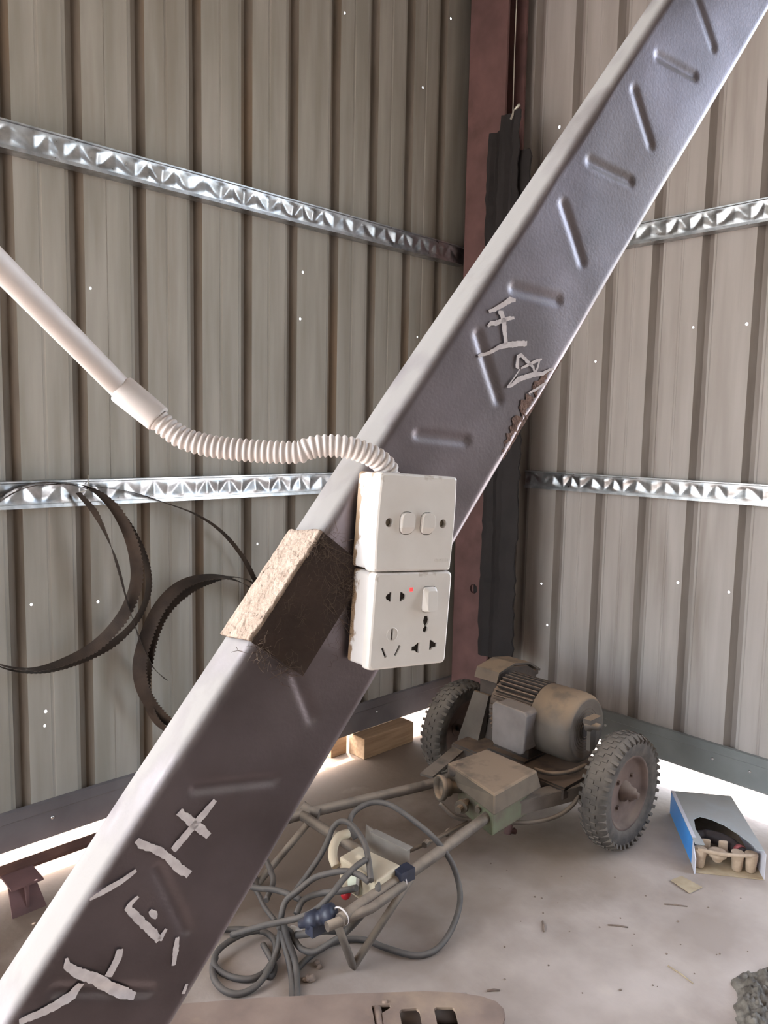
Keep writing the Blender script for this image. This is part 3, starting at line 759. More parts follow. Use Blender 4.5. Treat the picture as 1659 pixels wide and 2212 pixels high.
rkc = (0.0176, 0.0180); cutters.append([(rkc[0] + x, rkc[1] + y) for x, y in rr_outline(0.0158, 0.0238, 0.0038, 4)])
cut = MB()
for c_ in cutters: cut.prism(outline3(c_low, c_, -0.0075), BN * 0.02)
boolean(pl, cut)
for c_ in cutters[:-2]:
    mb = MB(); mb.prism(outline3(c_low, [(p[0], p[1]) for p in c_], -0.0026), BN * 0.0006); mb.build('contact_slot', M['hole'], so)  # dark inserts just under the surface, painting the shade inside the slots
mb = MB(); mb.prism(outline3(c_low, rotrect(*lampc, 0.0042, 0.0036, 0), -0.006), BN * 0.0057); mb.build('indicator_lamp', M['lamp'], so)
mb = MB()
rw, rh_ = 0.0076, 0.0116
bot = [(x, y) for x, y in rr_outline(0.0150, 0.0230, 0.0034, 4)]
mid = [(x * 0.98, y * 0.98) for x, y in bot]; top = [(x * 0.72 + 0.0012, y * 0.80 - 0.0012) for x, y in bot]
n = len(bot)
vs = [plate_pt(c_low, rkc[0] + x, rkc[1] + y, -0.004) for x, y in bot] + [plate_pt(c_low, rkc[0] + x, rkc[1] + y, 0.0016) for x, y in mid] + \
     [plate_pt(c_low, rkc[0] + x, rkc[1] + y, 0.0058 - 0.10 * (y + 0.0092)) for x, y in top]
mb.add(vs, [(r_ * n + i, r_ * n + (i + 1) % n, (r_ + 1) * n + (i + 1) % n, (r_ + 1) * n + i) for r_ in (0, 1) for i in range(n)] + [[2 * n + i for i in range(n)]])
mb.build('rocker_switch', M['whiteplate'], so, bevel=0.0006)
# round shutter disc around the earth slot
mb = MB(); n = 28
inn = rotrect(-0.0205, -0.0118, 0.0026, 0.0101, 0)
outp = outline3(c_low, circ(-0.0205, -0.0118, 0.0064, n), 0.0003)
ring2 = outline3(c_low, circ(-0.0205, -0.0118, 0.0058, n), 0.0007)
mb.add(outp + ring2, [(i, (i + 1) % n, n + (i + 1) % n, n + i) for i in range(n)])
mb.build('shutter_ring', M['whiteplate'], so)
# dirt crusts: mud along the rear edge of the box sides, grime near the tops of the plates
for m_, org, cen in ((wdirt, None, None),):
    pass
add_position_dirt(wdirt, 0.006, -0.016, 1, rgb(148, 124, 100), nscale=40, nlo=0.63, nhi=0.67)

# ------------------------------------------------------------------ conduit
P0 = at(-2, 573, 0.545); P1 = at(262, 840, 0.648)
dirp = (P0 - P1).normalized()
cn = thing('conduit', at(845, 1024, 0.705), 'white plastic conduit pipe with coupling and ribbed flexible hose leading into the switch box', 'conduit')
mb = MB(); mb.sweep([P1 - dirp * 0.02, P1, P0, P0 + dirp * 0.18, P0 + dirp * 0.34 + Vector((0, 0, 0.1)), P0 + dirp * 0.5 + Vector((0, 0, 0.4)), P0 + dirp * 0.55 + Vector((0, 0, 1.2))], 0.0100, n=24)
mb.build('pipe', M['conduit'], cn)
P2 = at(343, 906, 0.652); cdv = (P2 - P1).normalized()
mb = MB(); mb.lathe(P1, cdv, [(0.0, 0.0102), (0.0, 0.0124), (0.0018, 0.0128), ((P2 - P1).length - 0.0015, 0.0122), ((P2 - P1).length, 0.0116), ((P2 - P1).length, 0.0092)], n=28, caps=False)
mb.build('coupling', M['conduit'], cn)
fp = [(330, 896, .651), (352, 916, .652), (400, 948, .653), (470, 966, .654), (560, 975, .655), (640, 977, .655), (672, 967, .655), (705, 963, .656), (750, 966, .658), (795, 981, .664), (822, 997, .670), (838, 1016, .676), (842, 1040, .678)]
def front_pt(x, y, h):
    d = _ray(x, y); return CAM + d * ((FRONT + h) / BN.dot(d))
cp = smoothpath([at(*p) for p in fp], per=60)
acc = [0.0]
for a, b in zip(cp[:-1], cp[1:]): acc.append(acc[-1] + (b - a).length)
L = acc[-1]; step = 0.00053; pathf = []; rads = []; j = 0; s = 0.0
while s < L:
    while acc[j + 1] < s: j += 1
    t = (s - acc[j]) / (acc[j + 1] - acc[j]); pathf.append(cp[j].lerp(cp[j + 1], t))
    ph = (s % 0.0053) / 0.0053
    rads.append(0.0083 + 0.0018 * (max(0.0, math.sin(math.pi * min(1, ph / 0.72)))) ** 0.55 if ph < 0.72 else 0.0083)
    s += step
mb = MB(); mb.sweep(pathf, rads, n=20, caps=False); mb.build('ribbed_hose', M['conduit'], cn)

# cobwebs and lint clinging to the sleeve and box edge
mb = MB(); rnd = random.Random(11)
def fibre(p, q, sag, r=0.0001):
    m_ = (Vector(p) + Vector(q)) / 2 + Vector((rnd.uniform(-1, 1), rnd.uniform(-1, 1), rnd.uniform(-1, 0.4))) * sag
    mb.sweep([p, Vector(p).lerp(m_, .6), m_, m_.lerp(Vector(q), .5), q], r, n=3, caps=False, smooth=False)
for k in range(420):
    a = sa0 + 0.012 + rnd.random() ** 0.7 * 0.105; b = 0.052 + 0.078 * rnd.random()
    if rnd.random() < 0.6: a, b = sa1 - 0.002 - abs(rnd.gauss(0, 0.022)), 0.055 + abs(rnd.gauss(0, 0.035))
    b = min(b, 0.128)
    h0 = 0.0048 + rnd.random() * 0.004; an = rnd.uniform(0, 6.28); ln = rnd.uniform(0.004, 0.016)
    fibre(bp(a, b, h0), bp(a + ln * math.cos(an), b + ln * math.sin(an), 0.0048 + rnd.random() * 0.006), ln * 0.35)
for k in range(150):
    cx_, cy_ = [(612, 1437), (555, 1405), (735, 1260), (700, 1180)][k % 4]
    a, b = ab(cx_ + rnd.gauss(0, 14), cy_ + rnd.gauss(0, 12)); an = rnd.uniform(0, 6.28); ln = rnd.uniform(0.003, 0.014)
    fibre(bp(a, b, 0.005 + rnd.random() * .004), bp(a + ln * math.cos(an), b + ln * math.sin(an), 0.004 + rnd.random() * .006), ln * 0.5, 0.0002)
for (p, q) in (((680, 1165), (752, 1200)), ((672, 1160), (750, 1230)), ((700, 1290), (756, 1380)), ((690, 1300), (752, 1352)), ((545, 1392), (560, 1440)), ((560, 1400), (640, 1450)), ((625, 1438), (572, 1462))):
    fibre(bp(*ab(*p), 0.006), bp(*ab(*q), 0.008), 0.004, 0.0003)
single(mb, 'cobweb', M['web'], bp(sa1, 0.09, 0.004), 'dusty brown cobweb and lint clinging to the sleeve beside the boxes', 'cobweb', kind='stuff')

# ------------------------------------------------------------------ band saw blades hanging on the left wall
def blade(name, pts, closed, phi, width, parent, teeth_side=1, ycol=None):
    """pts: photo positions + distance of the loop from the wall; phi: lean of the band (deg) per point"""
    P = [on(x, y, 1, YW - d) for (x, y, d) in pts]
    path = smoothpath(P, per=14, closed=closed); n = len(path); m = len(P)
    cen = sum(path, Vector()) / n; vs = []; acc_ = 0.0; tooth = 0.013
    # resample evenly
    tot = [0.0]
    for i in range(n if closed else n - 1): tot.append(tot[-1] + (path[(i + 1) % n] - path[i]).length)
    Ls = tot[-1]; cnt = int(Ls / (tooth / 2)); j = 0; ring = []
    for i in range(cnt + (0 if closed else 1)):
        s_ = Ls * i / cnt
        while j < len(tot) - 2 and tot[j + 1] < s_: j += 1
        t = (s_ - tot[j]) / max(1e-9, tot[j + 1] - tot[j]); a = path[j % n]; b = path[(j + 1) % n]
        ring.append((a.lerp(b, t), (b - a).normalized(), (j + t) / n * (m if closed else m - 1)))
    for i, (p, tg, u) in enumerate(ring):
        k0 = int(u) % m; k1 = (k0 + 1) % m if closed else min(k0 + 1, m - 1); fr = u - int(u)
        ph = math.radians(phi[k0] * (1 - fr) + phi[k1] * fr)
        rad_ = (p - cen); rad_ -= tg * rad_.dot(tg); rad_.y = 0; rad_.normalize()
        wv = Vector((0, -1, 0)) * math.cos(ph) + rad_ * math.sin(ph)
        th_ = width * (0.5 + (0.15 if i % 2 else 0.0))
        e0, e1 = (th_, width * 0.5) if teeth_side > 0 else (width * 0.5, th_)
        vs += [p - wv * e1, p, p + wv * e0]
    c = len(ring); fs = []
    for i in range(c if closed else c - 1):
        q = (i + 1) % c
        fs += [(i * 3, i * 3 + 1, q * 3 + 1, q * 3), (i * 3 + 1, i * 3 + 2, q * 3 + 2, q * 3 + 1)]
    mb = MB(); mb.add(vs, fs, False)
    return mb.build(name, M['saw'], parent, solid=0.0011)
ca = thing('saw_blade_coil', on(115, 1455, 1, YW - 0.06), 'larger coiled band saw blade hooked on the lower rail at the left edge', 'saw blade', 'band saw blade coils')
blade('blade_loop', [(-10, 1078, .06), (60, 1046, .058), (140, 1044, .06), (215, 1068, .07), (268, 1122, .08), (306, 1190, .09), (321, 1250, .09), (314, 1300, .09), (286, 1350, .085), (235, 1395, .08), (160, 1432, .075), (80, 1452, .07), (0, 1440, .07), (-70, 1390, .08), (-110, 1300, .085), (-105, 1200, .08), (-65, 1120, .07)],
      True, [20, 5, -10, 10, 25, 20, 10, 5, 10, 25, 15, 0, 0, 0, 0, 0, 10], 0.030, ca)
blade('blade_loop', [(-10, 1092, .07), (50, 1056, .07), (115, 1046, .07), (185, 1050, .078), (240, 1090, .10), (276, 1150, .115), (293, 1215, .12), (291, 1270, .12), (262, 1335, .11), (205, 1395, .10), (130, 1432, .09), (60, 1446, .085), (-20, 1425, .085), (-80, 1350, .09), (-95, 1250, .09), (-70, 1160, .08)],
      True, [20, 15, 0, 0, 30, 45, 55, 60, 55, 40, 15, 0, 0, 0, 0, 10], 0.036, ca)
blade('blade_loop', [(168, 1064, .065), (205, 1108, .10), (238, 1175, .13), (258, 1235, .14), (275, 1300, .13), (292, 1352, .11), (306, 1392, .09), (330, 1440, .08), (358, 1468, .075)],
      False, [10, 25, 35, 35, 30, 20, 10, 10, 0], 0.030, ca)
cb = thing('saw_blade_coil', on(430, 1560, 1, YW - 0.05), 'smaller coiled band saw blade on the wall, partly hidden behind the brace', 'saw blade', 'band saw blade coils')
blade('blade_loop', [(310, 1390, .09), (340, 1318, .10), (385, 1268, .10), (440, 1247, .095), (500, 1250, .09), (555, 1282, .08), (590, 1350, .08), (600, 1430, .08), (575, 1510, .08), (520, 1570, .08), (440, 1590, .08), (365, 1560, .085), (318, 1510, .09), (300, 1450, .09)],
      True, [-60, -50, -35, -20, -10, 0, 0, 0, 0, 0, -15, -40, -55, -65], 0.040, cb)
blade('blade_loop', [(326, 1400, .08), (352, 1330, .08), (395, 1284, .08), (445, 1258, .075), (500, 1246, .07), (550, 1262, .07), (600, 1320, .07), (620, 1420, .07), (590, 1520, .07), (530, 1585, .07), (440, 1606, .07), (350, 1570, .07), (316, 1500, .075)],
      True, [-25, -25, -25, -15, 0, 0, 0, 0, 0, 0, -10, -25, -25], 0.034, cb)
blade('blade_loop', [(196, 1050, .055), (280, 1062, .055), (350, 1084, .05), (425, 1112, .045), (480, 1150, .045), (522, 1200, .05), (548, 1248, .06), (585, 1330, .06), (590, 1400, .06)],
      False, [0, 0, 0, 5, 10, 15, 15, 10, 0], 0.024, cb)
mb = MB(); mb.sweep([on(x, y, 1, YW - d) for x, y, d in ((190, 1026, .044), (191, 1046, .05), (192, 1056, .075), (186, 1060, .12), (172, 1063, .125))], 0.0016, n=8)
single(mb, 'wire_hook', M['wire'], on(190, 1026, 1, YW - .044), 'small pale wire hook on the rail holding the saw blades', 'hook')

# ------------------------------------------------------------------ things along the left wall at the floor
mb = MB(); mb.box((2.295, 2.375, 0.046), (0.305, 0.10, 0.092)); single(mb, 'timber_block', M['wood'], (2.295, 2.375, 0), 'sawn timber block lying under the left wall near the column', 'timber', bevel=0.003)
mb = MB(); mb.box((2.09, 2.48, 0.042), (0.09, 0.10, 0.084)); single(mb, 'timber_block', M['wood'], (2.09, 2.48, 0), 'short timber offcut outside the wall, behind the longer block', 'timber', bevel=0.003)
sbx = thing('steel_angle', (0.2, 2.30, 0.0), 'long brown steel angle lying along the foot of the left wall', 'steel bar')
mb = MB(); mb.box((0.10, 2.335, 0.072), (2.4, 0.006, 0.036)); mb.build('upright_leg', M['rustbar'], sbx)
mb = MB(); mb.box((0.10, 2.312, 0.0895), (2.4, 0.046, 0.006)); mb.build('flat_leg', M['rustbar'], sbx)
for k, (sx_) in enumerate((0.715, -0.5)):
    st = thing('steel_stub', (sx_, 2.25, 0), ['short rust red steel section standing on the floor under the brown angle, left edge', 'second rust red steel section carrying the brown angle further left'][k], 'steel offcut')
    mb = MB(); mb.box((sx_, 2.26, 0.041), (0.008, 0.12, 0.082)); mb.build('web', M['rust'], st)
    mb = MB(); mb.hexa([(sx_ - .045, 2.195, 0), (sx_ + .05, 2.195, 0), (sx_ + .05, 2.203, 0), (sx_ - .045, 2.203, 0), (sx_ - .045, 2.225, .083), (sx_ + .03, 2.225, .083), (sx_ + .03, 2.233, .083), (sx_ - .045, 2.233, .083)])
    mb.build('end_plate', M['rust'], st)
    mb = MB(); mb.box((sx_, 2.262, 0.083), (0.09, 0.125, 0.006)); mb.build('flange', M['rust'], st)

# ------------------------------------------------------------------ motor cart
CY0 = 1.595
ct = thing('motor_cart', (2.32, CY0, 0), 'dusty two-wheeled cart with an electric motor, gearbox and long tube handles', 'cart')
def wheel(yc, sgn):
    """sgn: -1 the outer face looks to -Y"""
    c0 = Vector((2.335, yc, 0.202)); A = Vector((0, sgn, 0))
    mb = MB(); w = 0.046
    prof_ = [(-w * .62, 0.118), (-w * .9, 0.135), (-w, 0.158), (-w * .92, 0.182), (-w * .66, 0.194), (-w * .3, 0.1965), (0, 0.197), (w * .3, 0.1965), (w * .66, 0.194), (w * .92, 0.182), (w, 0.158), (w * .9, 0.135), (w * .62, 0.118)]
    mb.lathe(c0, A, prof_, n=72, caps=False)
    X = Vector((1, 0, 0)); Z = Vector((0, 0, 1)); nt_ = 40
    for k in range(nt_):                                # tread: shoulder lugs on both sides and two staggered centre rows
        for (d, wd, r0, r1, ph, hw_) in ((-w * .80, .026, .180, .1975, 0, .0056), (w * .80, .026, .180, .1975, .5, .0056), (-w * .2, .018, .194, .2000, .25, .0062), (w * .24, .018, .194, .2000, .75, .0062)):
            an = 2 * math.pi * (k + ph) / nt_; rv = X * math.cos(an) + Z * math.sin(an); tv = -X * math.sin(an) + Z * math.cos(an)
            rc = (r0 + r1) / 2
            ax = (A, tv, rv)
            if abs(d) > w * .5:
                tl = math.radians(28) * (1 if d > 0 else -1)
                ax = (A * math.cos(tl) - rv * math.sin(tl), tv, rv * math.cos(tl) + A * math.sin(tl))
            mb.box(c0 + A * d + rv * (rc if abs(d) < w * .5 else 0.1828), (wd, hw_ * 2, (r1 - r0) if abs(d) < w * .5 else 0.016), ax)
    t_ = mb.build('tyre', M['tyre'], ct)
    mb = MB(); mb.lathe(c0, A, [(-.030, .126), (-.036, .132), (-.030, .118), (-.012, .112), (.004, .098), (.010, .060), (.012, .034), (.012, .0)], n=48, caps=False)
    mb.lathe(c0, A, [(.012, .0), (.014, .104), (.022, .114), (.034, .120), (.037, .132), (.031, .127)], n=48, caps=False)
    mb.build('rim', M['rim'], t_)
    mb = MB(); mb.lathe(c0, A, [(.01, .036), (.022, .034), (.030, .024), (.05, .022), (.052, .012), (.066, .011), (.066, .0)], n=24, caps=False)
    mb.build('hub', M['rim'], t_)
    for k in range(4):
        an = math.radians(45 + 90 * k); p = c0 + A * .012 + (X * math.cos(an) + Z * math.sin(an)) * 0.062
        q = MB(); q.lathe(p, A, [(0, .008), (.010, .008), (.010, .0)], n=6, smooth=False, caps=False); q.build('wheel_bolt', M['rim'], t_)
wheel(1.235, -1); wheel(1.955, 1)
mb = MB(); mb.sweep([(2.335, 1.19, 0.202), (2.335, 2.0, 0.202)], 0.014, n=16); mb.build('axle', M['steel'], ct)
# frame: two tubes splayed towards the handles, cross bars, angle rails under the gearbox
RZ = 0.200
railR = [Vector((2.12, 1.487, RZ)), fl(1080, 1742, RZ), fl(960, 1832, RZ), fl(880, 1888, RZ), fl(790, 1948, RZ), fl(735, 1988, RZ)]
railL = [Vector((2.12, 1.69, RZ)), fl(940, 1690, RZ), fl(800, 1724, RZ), fl(650, 1760, RZ), fl(600, 1775, RZ), Vector((1.18, 1.868, RZ))]
mb = MB(); mb.sweep(smoothpath(railR, 4), 0.0165, n=16); mb.build('frame_tube', M['steel'], ct)
mb = MB(); mb.sweep(smoothpath(railL, 4), 0.0165, n=16); mb.build('frame_tube', M['steel'], ct)
mb = MB(); mb.sweep([fl(650, 1760, RZ), fl(868, 1896, RZ)], 0.0155, n=16); mb.build('crossbar', M['steel'], ct)
mb = MB(); mb.sweep([fl(652, 1740, RZ + .02), fl(668, 1752, RZ + .004), fl(690, 1758, RZ)], 0.0165, n=12); mb.build('bracket', M['steel'], ct)
mb = MB(); mb.bar((1.90, 1.452, RZ + .008), (2.30, 1.335, RZ + .008), 0.05, 0.008); mb.bar((1.90, 1.432, RZ - .012), (2.30, 1.315, RZ - .012), 0.007, 0.05); mb.build('side_rail', M['steel'], ct)
mb = MB(); mb.bar((1.90, 1.738, RZ + .008), (2.30, 1.855, RZ + .008), 0.05, 0.008); mb.build('side_rail', M['steel'], ct)
mb = MB(); mb.box((2.31, CY0, RZ + .018), (0.30, 0.50, 0.012)); mb.box((2.17, CY0, RZ + 0.0), (0.03, 0.50, 0.036)); mb.build('bed_plate', M['motor'], ct)
for sy in (1.50, 1.70):
    mb = MB(); mb.sweep([(2.13, sy, RZ), (2.06, sy, .035), (2.10, sy, .03)], 0.012, n=10); mb.build('strut', M['rust'], ct)
# V-shaped rest legs of bent rod
def vleg(p, q, r_):
    mb = MB(); mb.sweep([p, Vector(p).lerp(q, .5), Vector(q).lerp(p, .05) + Vector((0, 0, 0)), q + (Vector((0, 0, 0))), Vector(q).lerp(r_, .05), r_], 0.0105, n=12)
    mb.build('rest_leg', M['steel'], ct)
vleg(fl(887, 1898, RZ - .01), fl(763, 2088, 0.012), fl(724, 1985, RZ - .02))
vleg(fl(664, 1780, RZ - .01), fl(556, 1910, 0.012), Vector((1.20, 1.862, RZ - .01)))
# second tube strapped to the right handle with ties
o_ = Vector((0.02, -0.03, -0.006))
mb = MB(); mb.sweep([fl(872, 1912, RZ - .002), fl(800, 1963, RZ - .002), fl(706, 2002, RZ - .004)], 0.0125, n=14); mb.build('strapped_tube', M['steel'], ct)
for (x, y) in ((868, 1903), (742, 1982)):
    c_ = fl(x, y, RZ); mb = MB()
    d_ = (railR[4] - railR[3]).normalized(); s_ = Vector((0, 0, 1)).cross(d_); pts = []
    for k in range(24):
        an = 2 * math.pi * k / 24; pts.append(c_ + s_ * (0.025 * math.cos(an) - 0.009) + Vector((0, 0, 1)) * 0.0205 * math.sin(an))
    mb.sweep(pts, 0.0024, n=6, closed=True); mb.build('cable_tie', M['conduit'], ct)
# motor: finned body, fan cowl, terminal box, end shield
mx, mz = 2.335, 0.372; o0 = Vector((mx, 1.735, mz)); A = Vector((0, -1, 0))
mb = MB(); mb.lathe(o0, A, [(0, .03), (0, .098), (.012, .108), (.02, .106), (.20, .106), (.205, .112), (.215, .112)], n=40)
X = Vector((1, 0, 0)); Z = Vector((0, 0, 1))
for k in range(40):
    an = 2 * math.pi * (k + .5) / 40; rv = X * math.cos(an) + Z * math.sin(an); tv = -X * math.sin(an) + Z * math.cos(an)
    if -1.0 > math.sin(an): continue
    mb.box(o0 + A * 0.108 + rv * 0.113, (0.172, 0.0048, 0.028), (A, tv, rv))
mt = mb.build('motor', M['motor'], ct)
mb = MB(); mb.lathe(o0, A, [(.195, .121), (.197, .125), (.32, .126), (.345, .122), (.358, .112), (.362, .105), (.358, .100), (.354, .0)], n=48, caps=False)
mb.build('fan_cowl', M['cowl'], mt)
mb = MB(); mb.lathe(o0, A, [(.3545, .101), (.3555, .098), (.3555, .0)], n=40, caps=False); mb.build('fan_grille', mat('dark_grille', rgb(64, 55, 50), rgb(52, 45, 41), scale=30, rough=0.8), mt)
for k in range(6):
    q = MB(); rr_ = 0.03 + 0.011 * k
    q.sweep([o0 + A * .356 + (X * math.cos(a) + Z * math.sin(a)) * rr_ for a in [2 * math.pi * j / 40 for j in range(40)]], 0.0016, n=5, closed=True)
    q.build('grille_ring', M['motor'], mt)
mb = MB(); mb.box((mx, 1.63, RZ + .05), (0.19, 0.16, 0.07)); mb.box((mx, 1.63, RZ + .026), (0.25, 0.17, 0.012)); mb.build('motor_foot', M['motor'], mt)
# terminal box on the side towards the handles
mb = MB()
tb = [(y, z) for y, z in [(1.648, .298), (1.652, .428), (1.640, .440), (1.520, .436), (1.508, .424), (1.518, .292), (1.53, .284), (1.64, .288)]]
mb.prism([(2.165, y, z) for y, z in tb], (0.075, 0, 0)); mb.build('terminal_box', M['tbox'], mt, bevel=0.006, segs=3)
mb = MB(); mb.prism([(2.153, (y - 1.58) * 1.06 + 1.58, (z - .362) * 1.04 + .362) for y, z in tb], (0.014, 0, 0)); mb.build('terminal_lid', M['tbox'], mt, bevel=0.004)
mb = MB(); mb.lathe((2.30, 1.352, .405), (-0.1, -1, 0.15), [(0, .022), (.012, .022), (.02, .014), (.05, .012), (.05, .0)], n=12, caps=False)
mb.box((2.315, 1.345, .375), (0.035, 0.014, 0.12)); mb.box((2.30, 1.335, .43), (0.07, 0.03, 0.016)); mb.build('bearing_bracket', M['cowl'], mt)
# belt guard standing on the far side of the motor
gp = [(2.285, .168), (2.305, .30), (2.300, .452), (2.312, .484), (2.40, .500), (2.50, .484), (2.565, .446), (2.560, .40), (2.45, .30), (2.42, .168)]
mb = MB(); mb.prism([(x, 1.752, z) for x, z in gp], (0, 0.082, 0)); gd = mb.build('belt_guard', M['motor'], ct, bevel=0.004)
mb = MB(); vs = []
lip = [(2.292, .455), (2.305, .492), (2.40, .510), (2.505, .493), (2.575, .452)]
for (x, z) in lip: vs += [(x, 1.742, z), (x, 1.852, z)]
mb.add(vs, [(i * 2, i * 2 + 1, i * 2 + 3, i * 2 + 2) for i in range(4)]); mb.build('guard_top', M['cowl'], gd, solid=0.008)
mb = MB(); mb.box((2.588, 1.78, .432), (0.03, 0.02, 0.02)); mb.build('latch', M['motor'], gd)
mb = MB(); mb.hexa([(2.24, 1.80, .165), (2.29, 1.80, .165), (2.29, 1.90, .165), (2.24, 1.90, .165), (2.285, 1.775, .40), (2.298, 1.775, .40), (2.298, 1.85, .40), (2.285, 1.85, .40)]); mb.build('guard_apron', M['cowl'], gd)
# gearbox in front of the motor, dust-caked top with sloping sides
gb_t = [fl(966, 1648, .305), fl(1052, 1617, .305), fl(1160, 1664, .305), fl(1068, 1716, .305)]
gb_b = [p.copy() for p in gb_t]
g0 = sum(gb_t, Vector()) / 4
for i, p in enumerate(gb_b):
    d_ = (p - g0); d_.z = 0; gb_b[i] = g0 + d_ * (1.0 if i < 2 else 1.12); gb_b[i].z = 0.245
low = [g0 + Vector((d.x, d.y, 0)) * 0.74 for d in [(p - g0) for p in gb_b]]
for p in low: p.z = 0.15
mb = MB(); mb.hexa([gb_b[0], gb_b[3], gb_b[2], gb_b[1], gb_t[0], gb_t[3], gb_t[2], gb_t[1]]); gbx = mb.build('gearbox', M['gear'], ct, bevel=0.006, segs=2)
l2 = [p.copy() for p in low]
for p in l2: p.z = 0.245
mb = MB(); mb.hexa([low[0], low[3], low[2], low[1], l2[0], l2[3], l2[2], l2[1]]); mb.build('gearbox_lower_case', M['green'], gbx, bevel=0.006)
q0 = fl(985, 1667, .285); mb = MB(); mb.lathe(q0 + Vector((0.02, 0, 0)), (-1, .1, .15), [(-.02, .022), (.012, .022), (.016, .018), (.034, .018), (.038, .014), (.038, .0)], n=20, caps=False); mb.build('filler_cap', M['motor'], gbx)
q0 = fl(953, 1702, .245); ax_ = Vector((-0.9, 0.38, 0.1)).normalized()
mb = MB(); mb.lathe(q0, ax_, [(-.07, .020), (-.01, .020), (-.006, .040), (.006, .042), (.010, .040), (.010, .032), (-.004, .030), (-.03, .028), (-.03, .0)], n=28, caps=False); mb.build('outlet_flange', M['gear'], gbx)
q0 = fl(1000, 1740, .205)
mb = MB(); mb.lathe(q0, (-1, -.3, 0), [(-.03, .012), (0, .014), (.004, .022), (.016, .022), (.018, .012), (.04, .011), (.04, .0)], n=12, smooth=False, caps=False)
mb.lathe(q0 + Vector((.03, -.05, .0)), (-1, -.3, .2), [(-.03, .010), (0, .010), (.002, .016), (.012, .016), (.014, .009), (.03, .009), (.03, .0)], n=8, smooth=False, caps=False)
mb.build('pipe_fitting', M['gear'], gbx)
mb = MB(); mb.sweep(smoothpath([fl(950, 1735, .20), fl(985, 1765, .16), fl(1040, 1774, .13), fl(1085, 1776, .12), fl(1150, 1776, .12), fl(1205, 1762, .13), fl(1240, 1735, .16), fl(1252, 1705, .19)], 8), 0.0075, n=10); mb.build('brake_hose', M['steel'], ct)
mb = MB(); mb.sweep(smoothpath([fl(1155, 1662, .24), fl(1190, 1671, .25), fl(1235, 1666, .25), fl(1266, 1652, .25)], 8), 0.008, n=10); mb.build('bent_pipe', M['cowl'], ct)
mb = MB(); mb.sweep([fl(885, 1838, .12), fl(930, 1818, .13), fl(1010, 1776, .15)], 0.006, n=8)
for (x, y) in ((920, 1822), (968, 1798)): mb.lathe(fl(x, y, .135), (0.9, .3, 0), [(-.012, .010), (.012, .010)], n=6, smooth=False)
mb.build('linkage_rod', M['steel'], ct)
# control box between the handles
kz = 0.235
kt = [fl(733, 1850, kz), fl(775, 1826, kz), fl(866, 1868, kz), fl(812, 1905, kz)]
kb = [p - Vector((0, 0, 0.085)) + Vector((0.0, 0.0, 0)) for p in kt]
mb = MB(); mb.hexa([kb[0], kb[3], kb[2], kb[1], kt[0], kt[3], kt[2], kt[1]]); kx = mb.build('control_box', M['cream'], ct, bevel=0.006, segs=3)
fr_c = (kt[0] + kt[3] + kb[0] + kb[3]) / 4; kk = (kt[3] - kt[0]).normalized(); fr_n = Vector((0, 0, 1)).cross(kk) * -1
if fr_n.dot(CAM - fr_c) < 0: fr_n = -fr_n
dn_ = (fr_n * 0.55 + Vector((-0.62, -0.70, 0.25))).normalized(); dc = fl(776, 1906, .196); dk = Vector((0, 0, 1)).cross(dn_).normalized()
mb = MB(); mb.lathe(dc, dn_, [(-.045, .027), (-.004, .027), (0, .031), (.008, .031), (.012, .027), (.012, .0)], n=28, caps=False); mb.build('dial', M['dial'], kx)
mb = MB(); mb.box(dc + dn_ * .017 + dk * .002, (0.012, 0.009, 0.05), (dn_, dk, dn_.cross(dk))); mb.build('dial_grip', M['plate'], kx)
rc_ = fl(748, 1931, .180)
mb = MB(); mb.lathe(rc_, dn_, [(-.04, .009), (-.004, .009), (0, .013), (.010, .012), (.012, .0)], n=16, caps=False); mb.build('stop_button', M['red'], kx)
mb = MB(); mb.bar(kt[2] + Vector((0, 0, -.02)) - kk * .004, kt[2] + Vector((0, 0, -.02)) + kk * .03, 0.05, 0.034); mb.build('cable_gland', M['navy'], kx)
mb = MB()
hp = smoothpath([fl(752, 1800, .25), fl(732, 1808, .25), fl(721, 1828, .24), fl(719, 1852, .225), fl(726, 1872, .21)], 6)
mb.sweep(hp, 0.013, n=10); mb.build('control_handle', M['cream'], kx)
p0, p1 = fl(790, 1782, .24), fl(885, 1832, .24)
mb = MB(); dn = Vector((0, 0, -0.11)); mb.prism([p0, p0 + (p1 - p0) * .22 + Vector((0, 0, -.004)), p1 + Vector((0, 0, .004)), p1 + dn, p0 + dn], Vector((0.004, 0.003, 0))); sh_ = mb.build('guard_sheet', M['plate'], ct)
mb = MB(); mb.bar(p0.lerp(p1, .18) + Vector((-.008, -.008, .0)), p1 + Vector((-.008, -.008, .004)), 0.024, 0.003); mb.build('folded_edge', M['plate'], sh_)

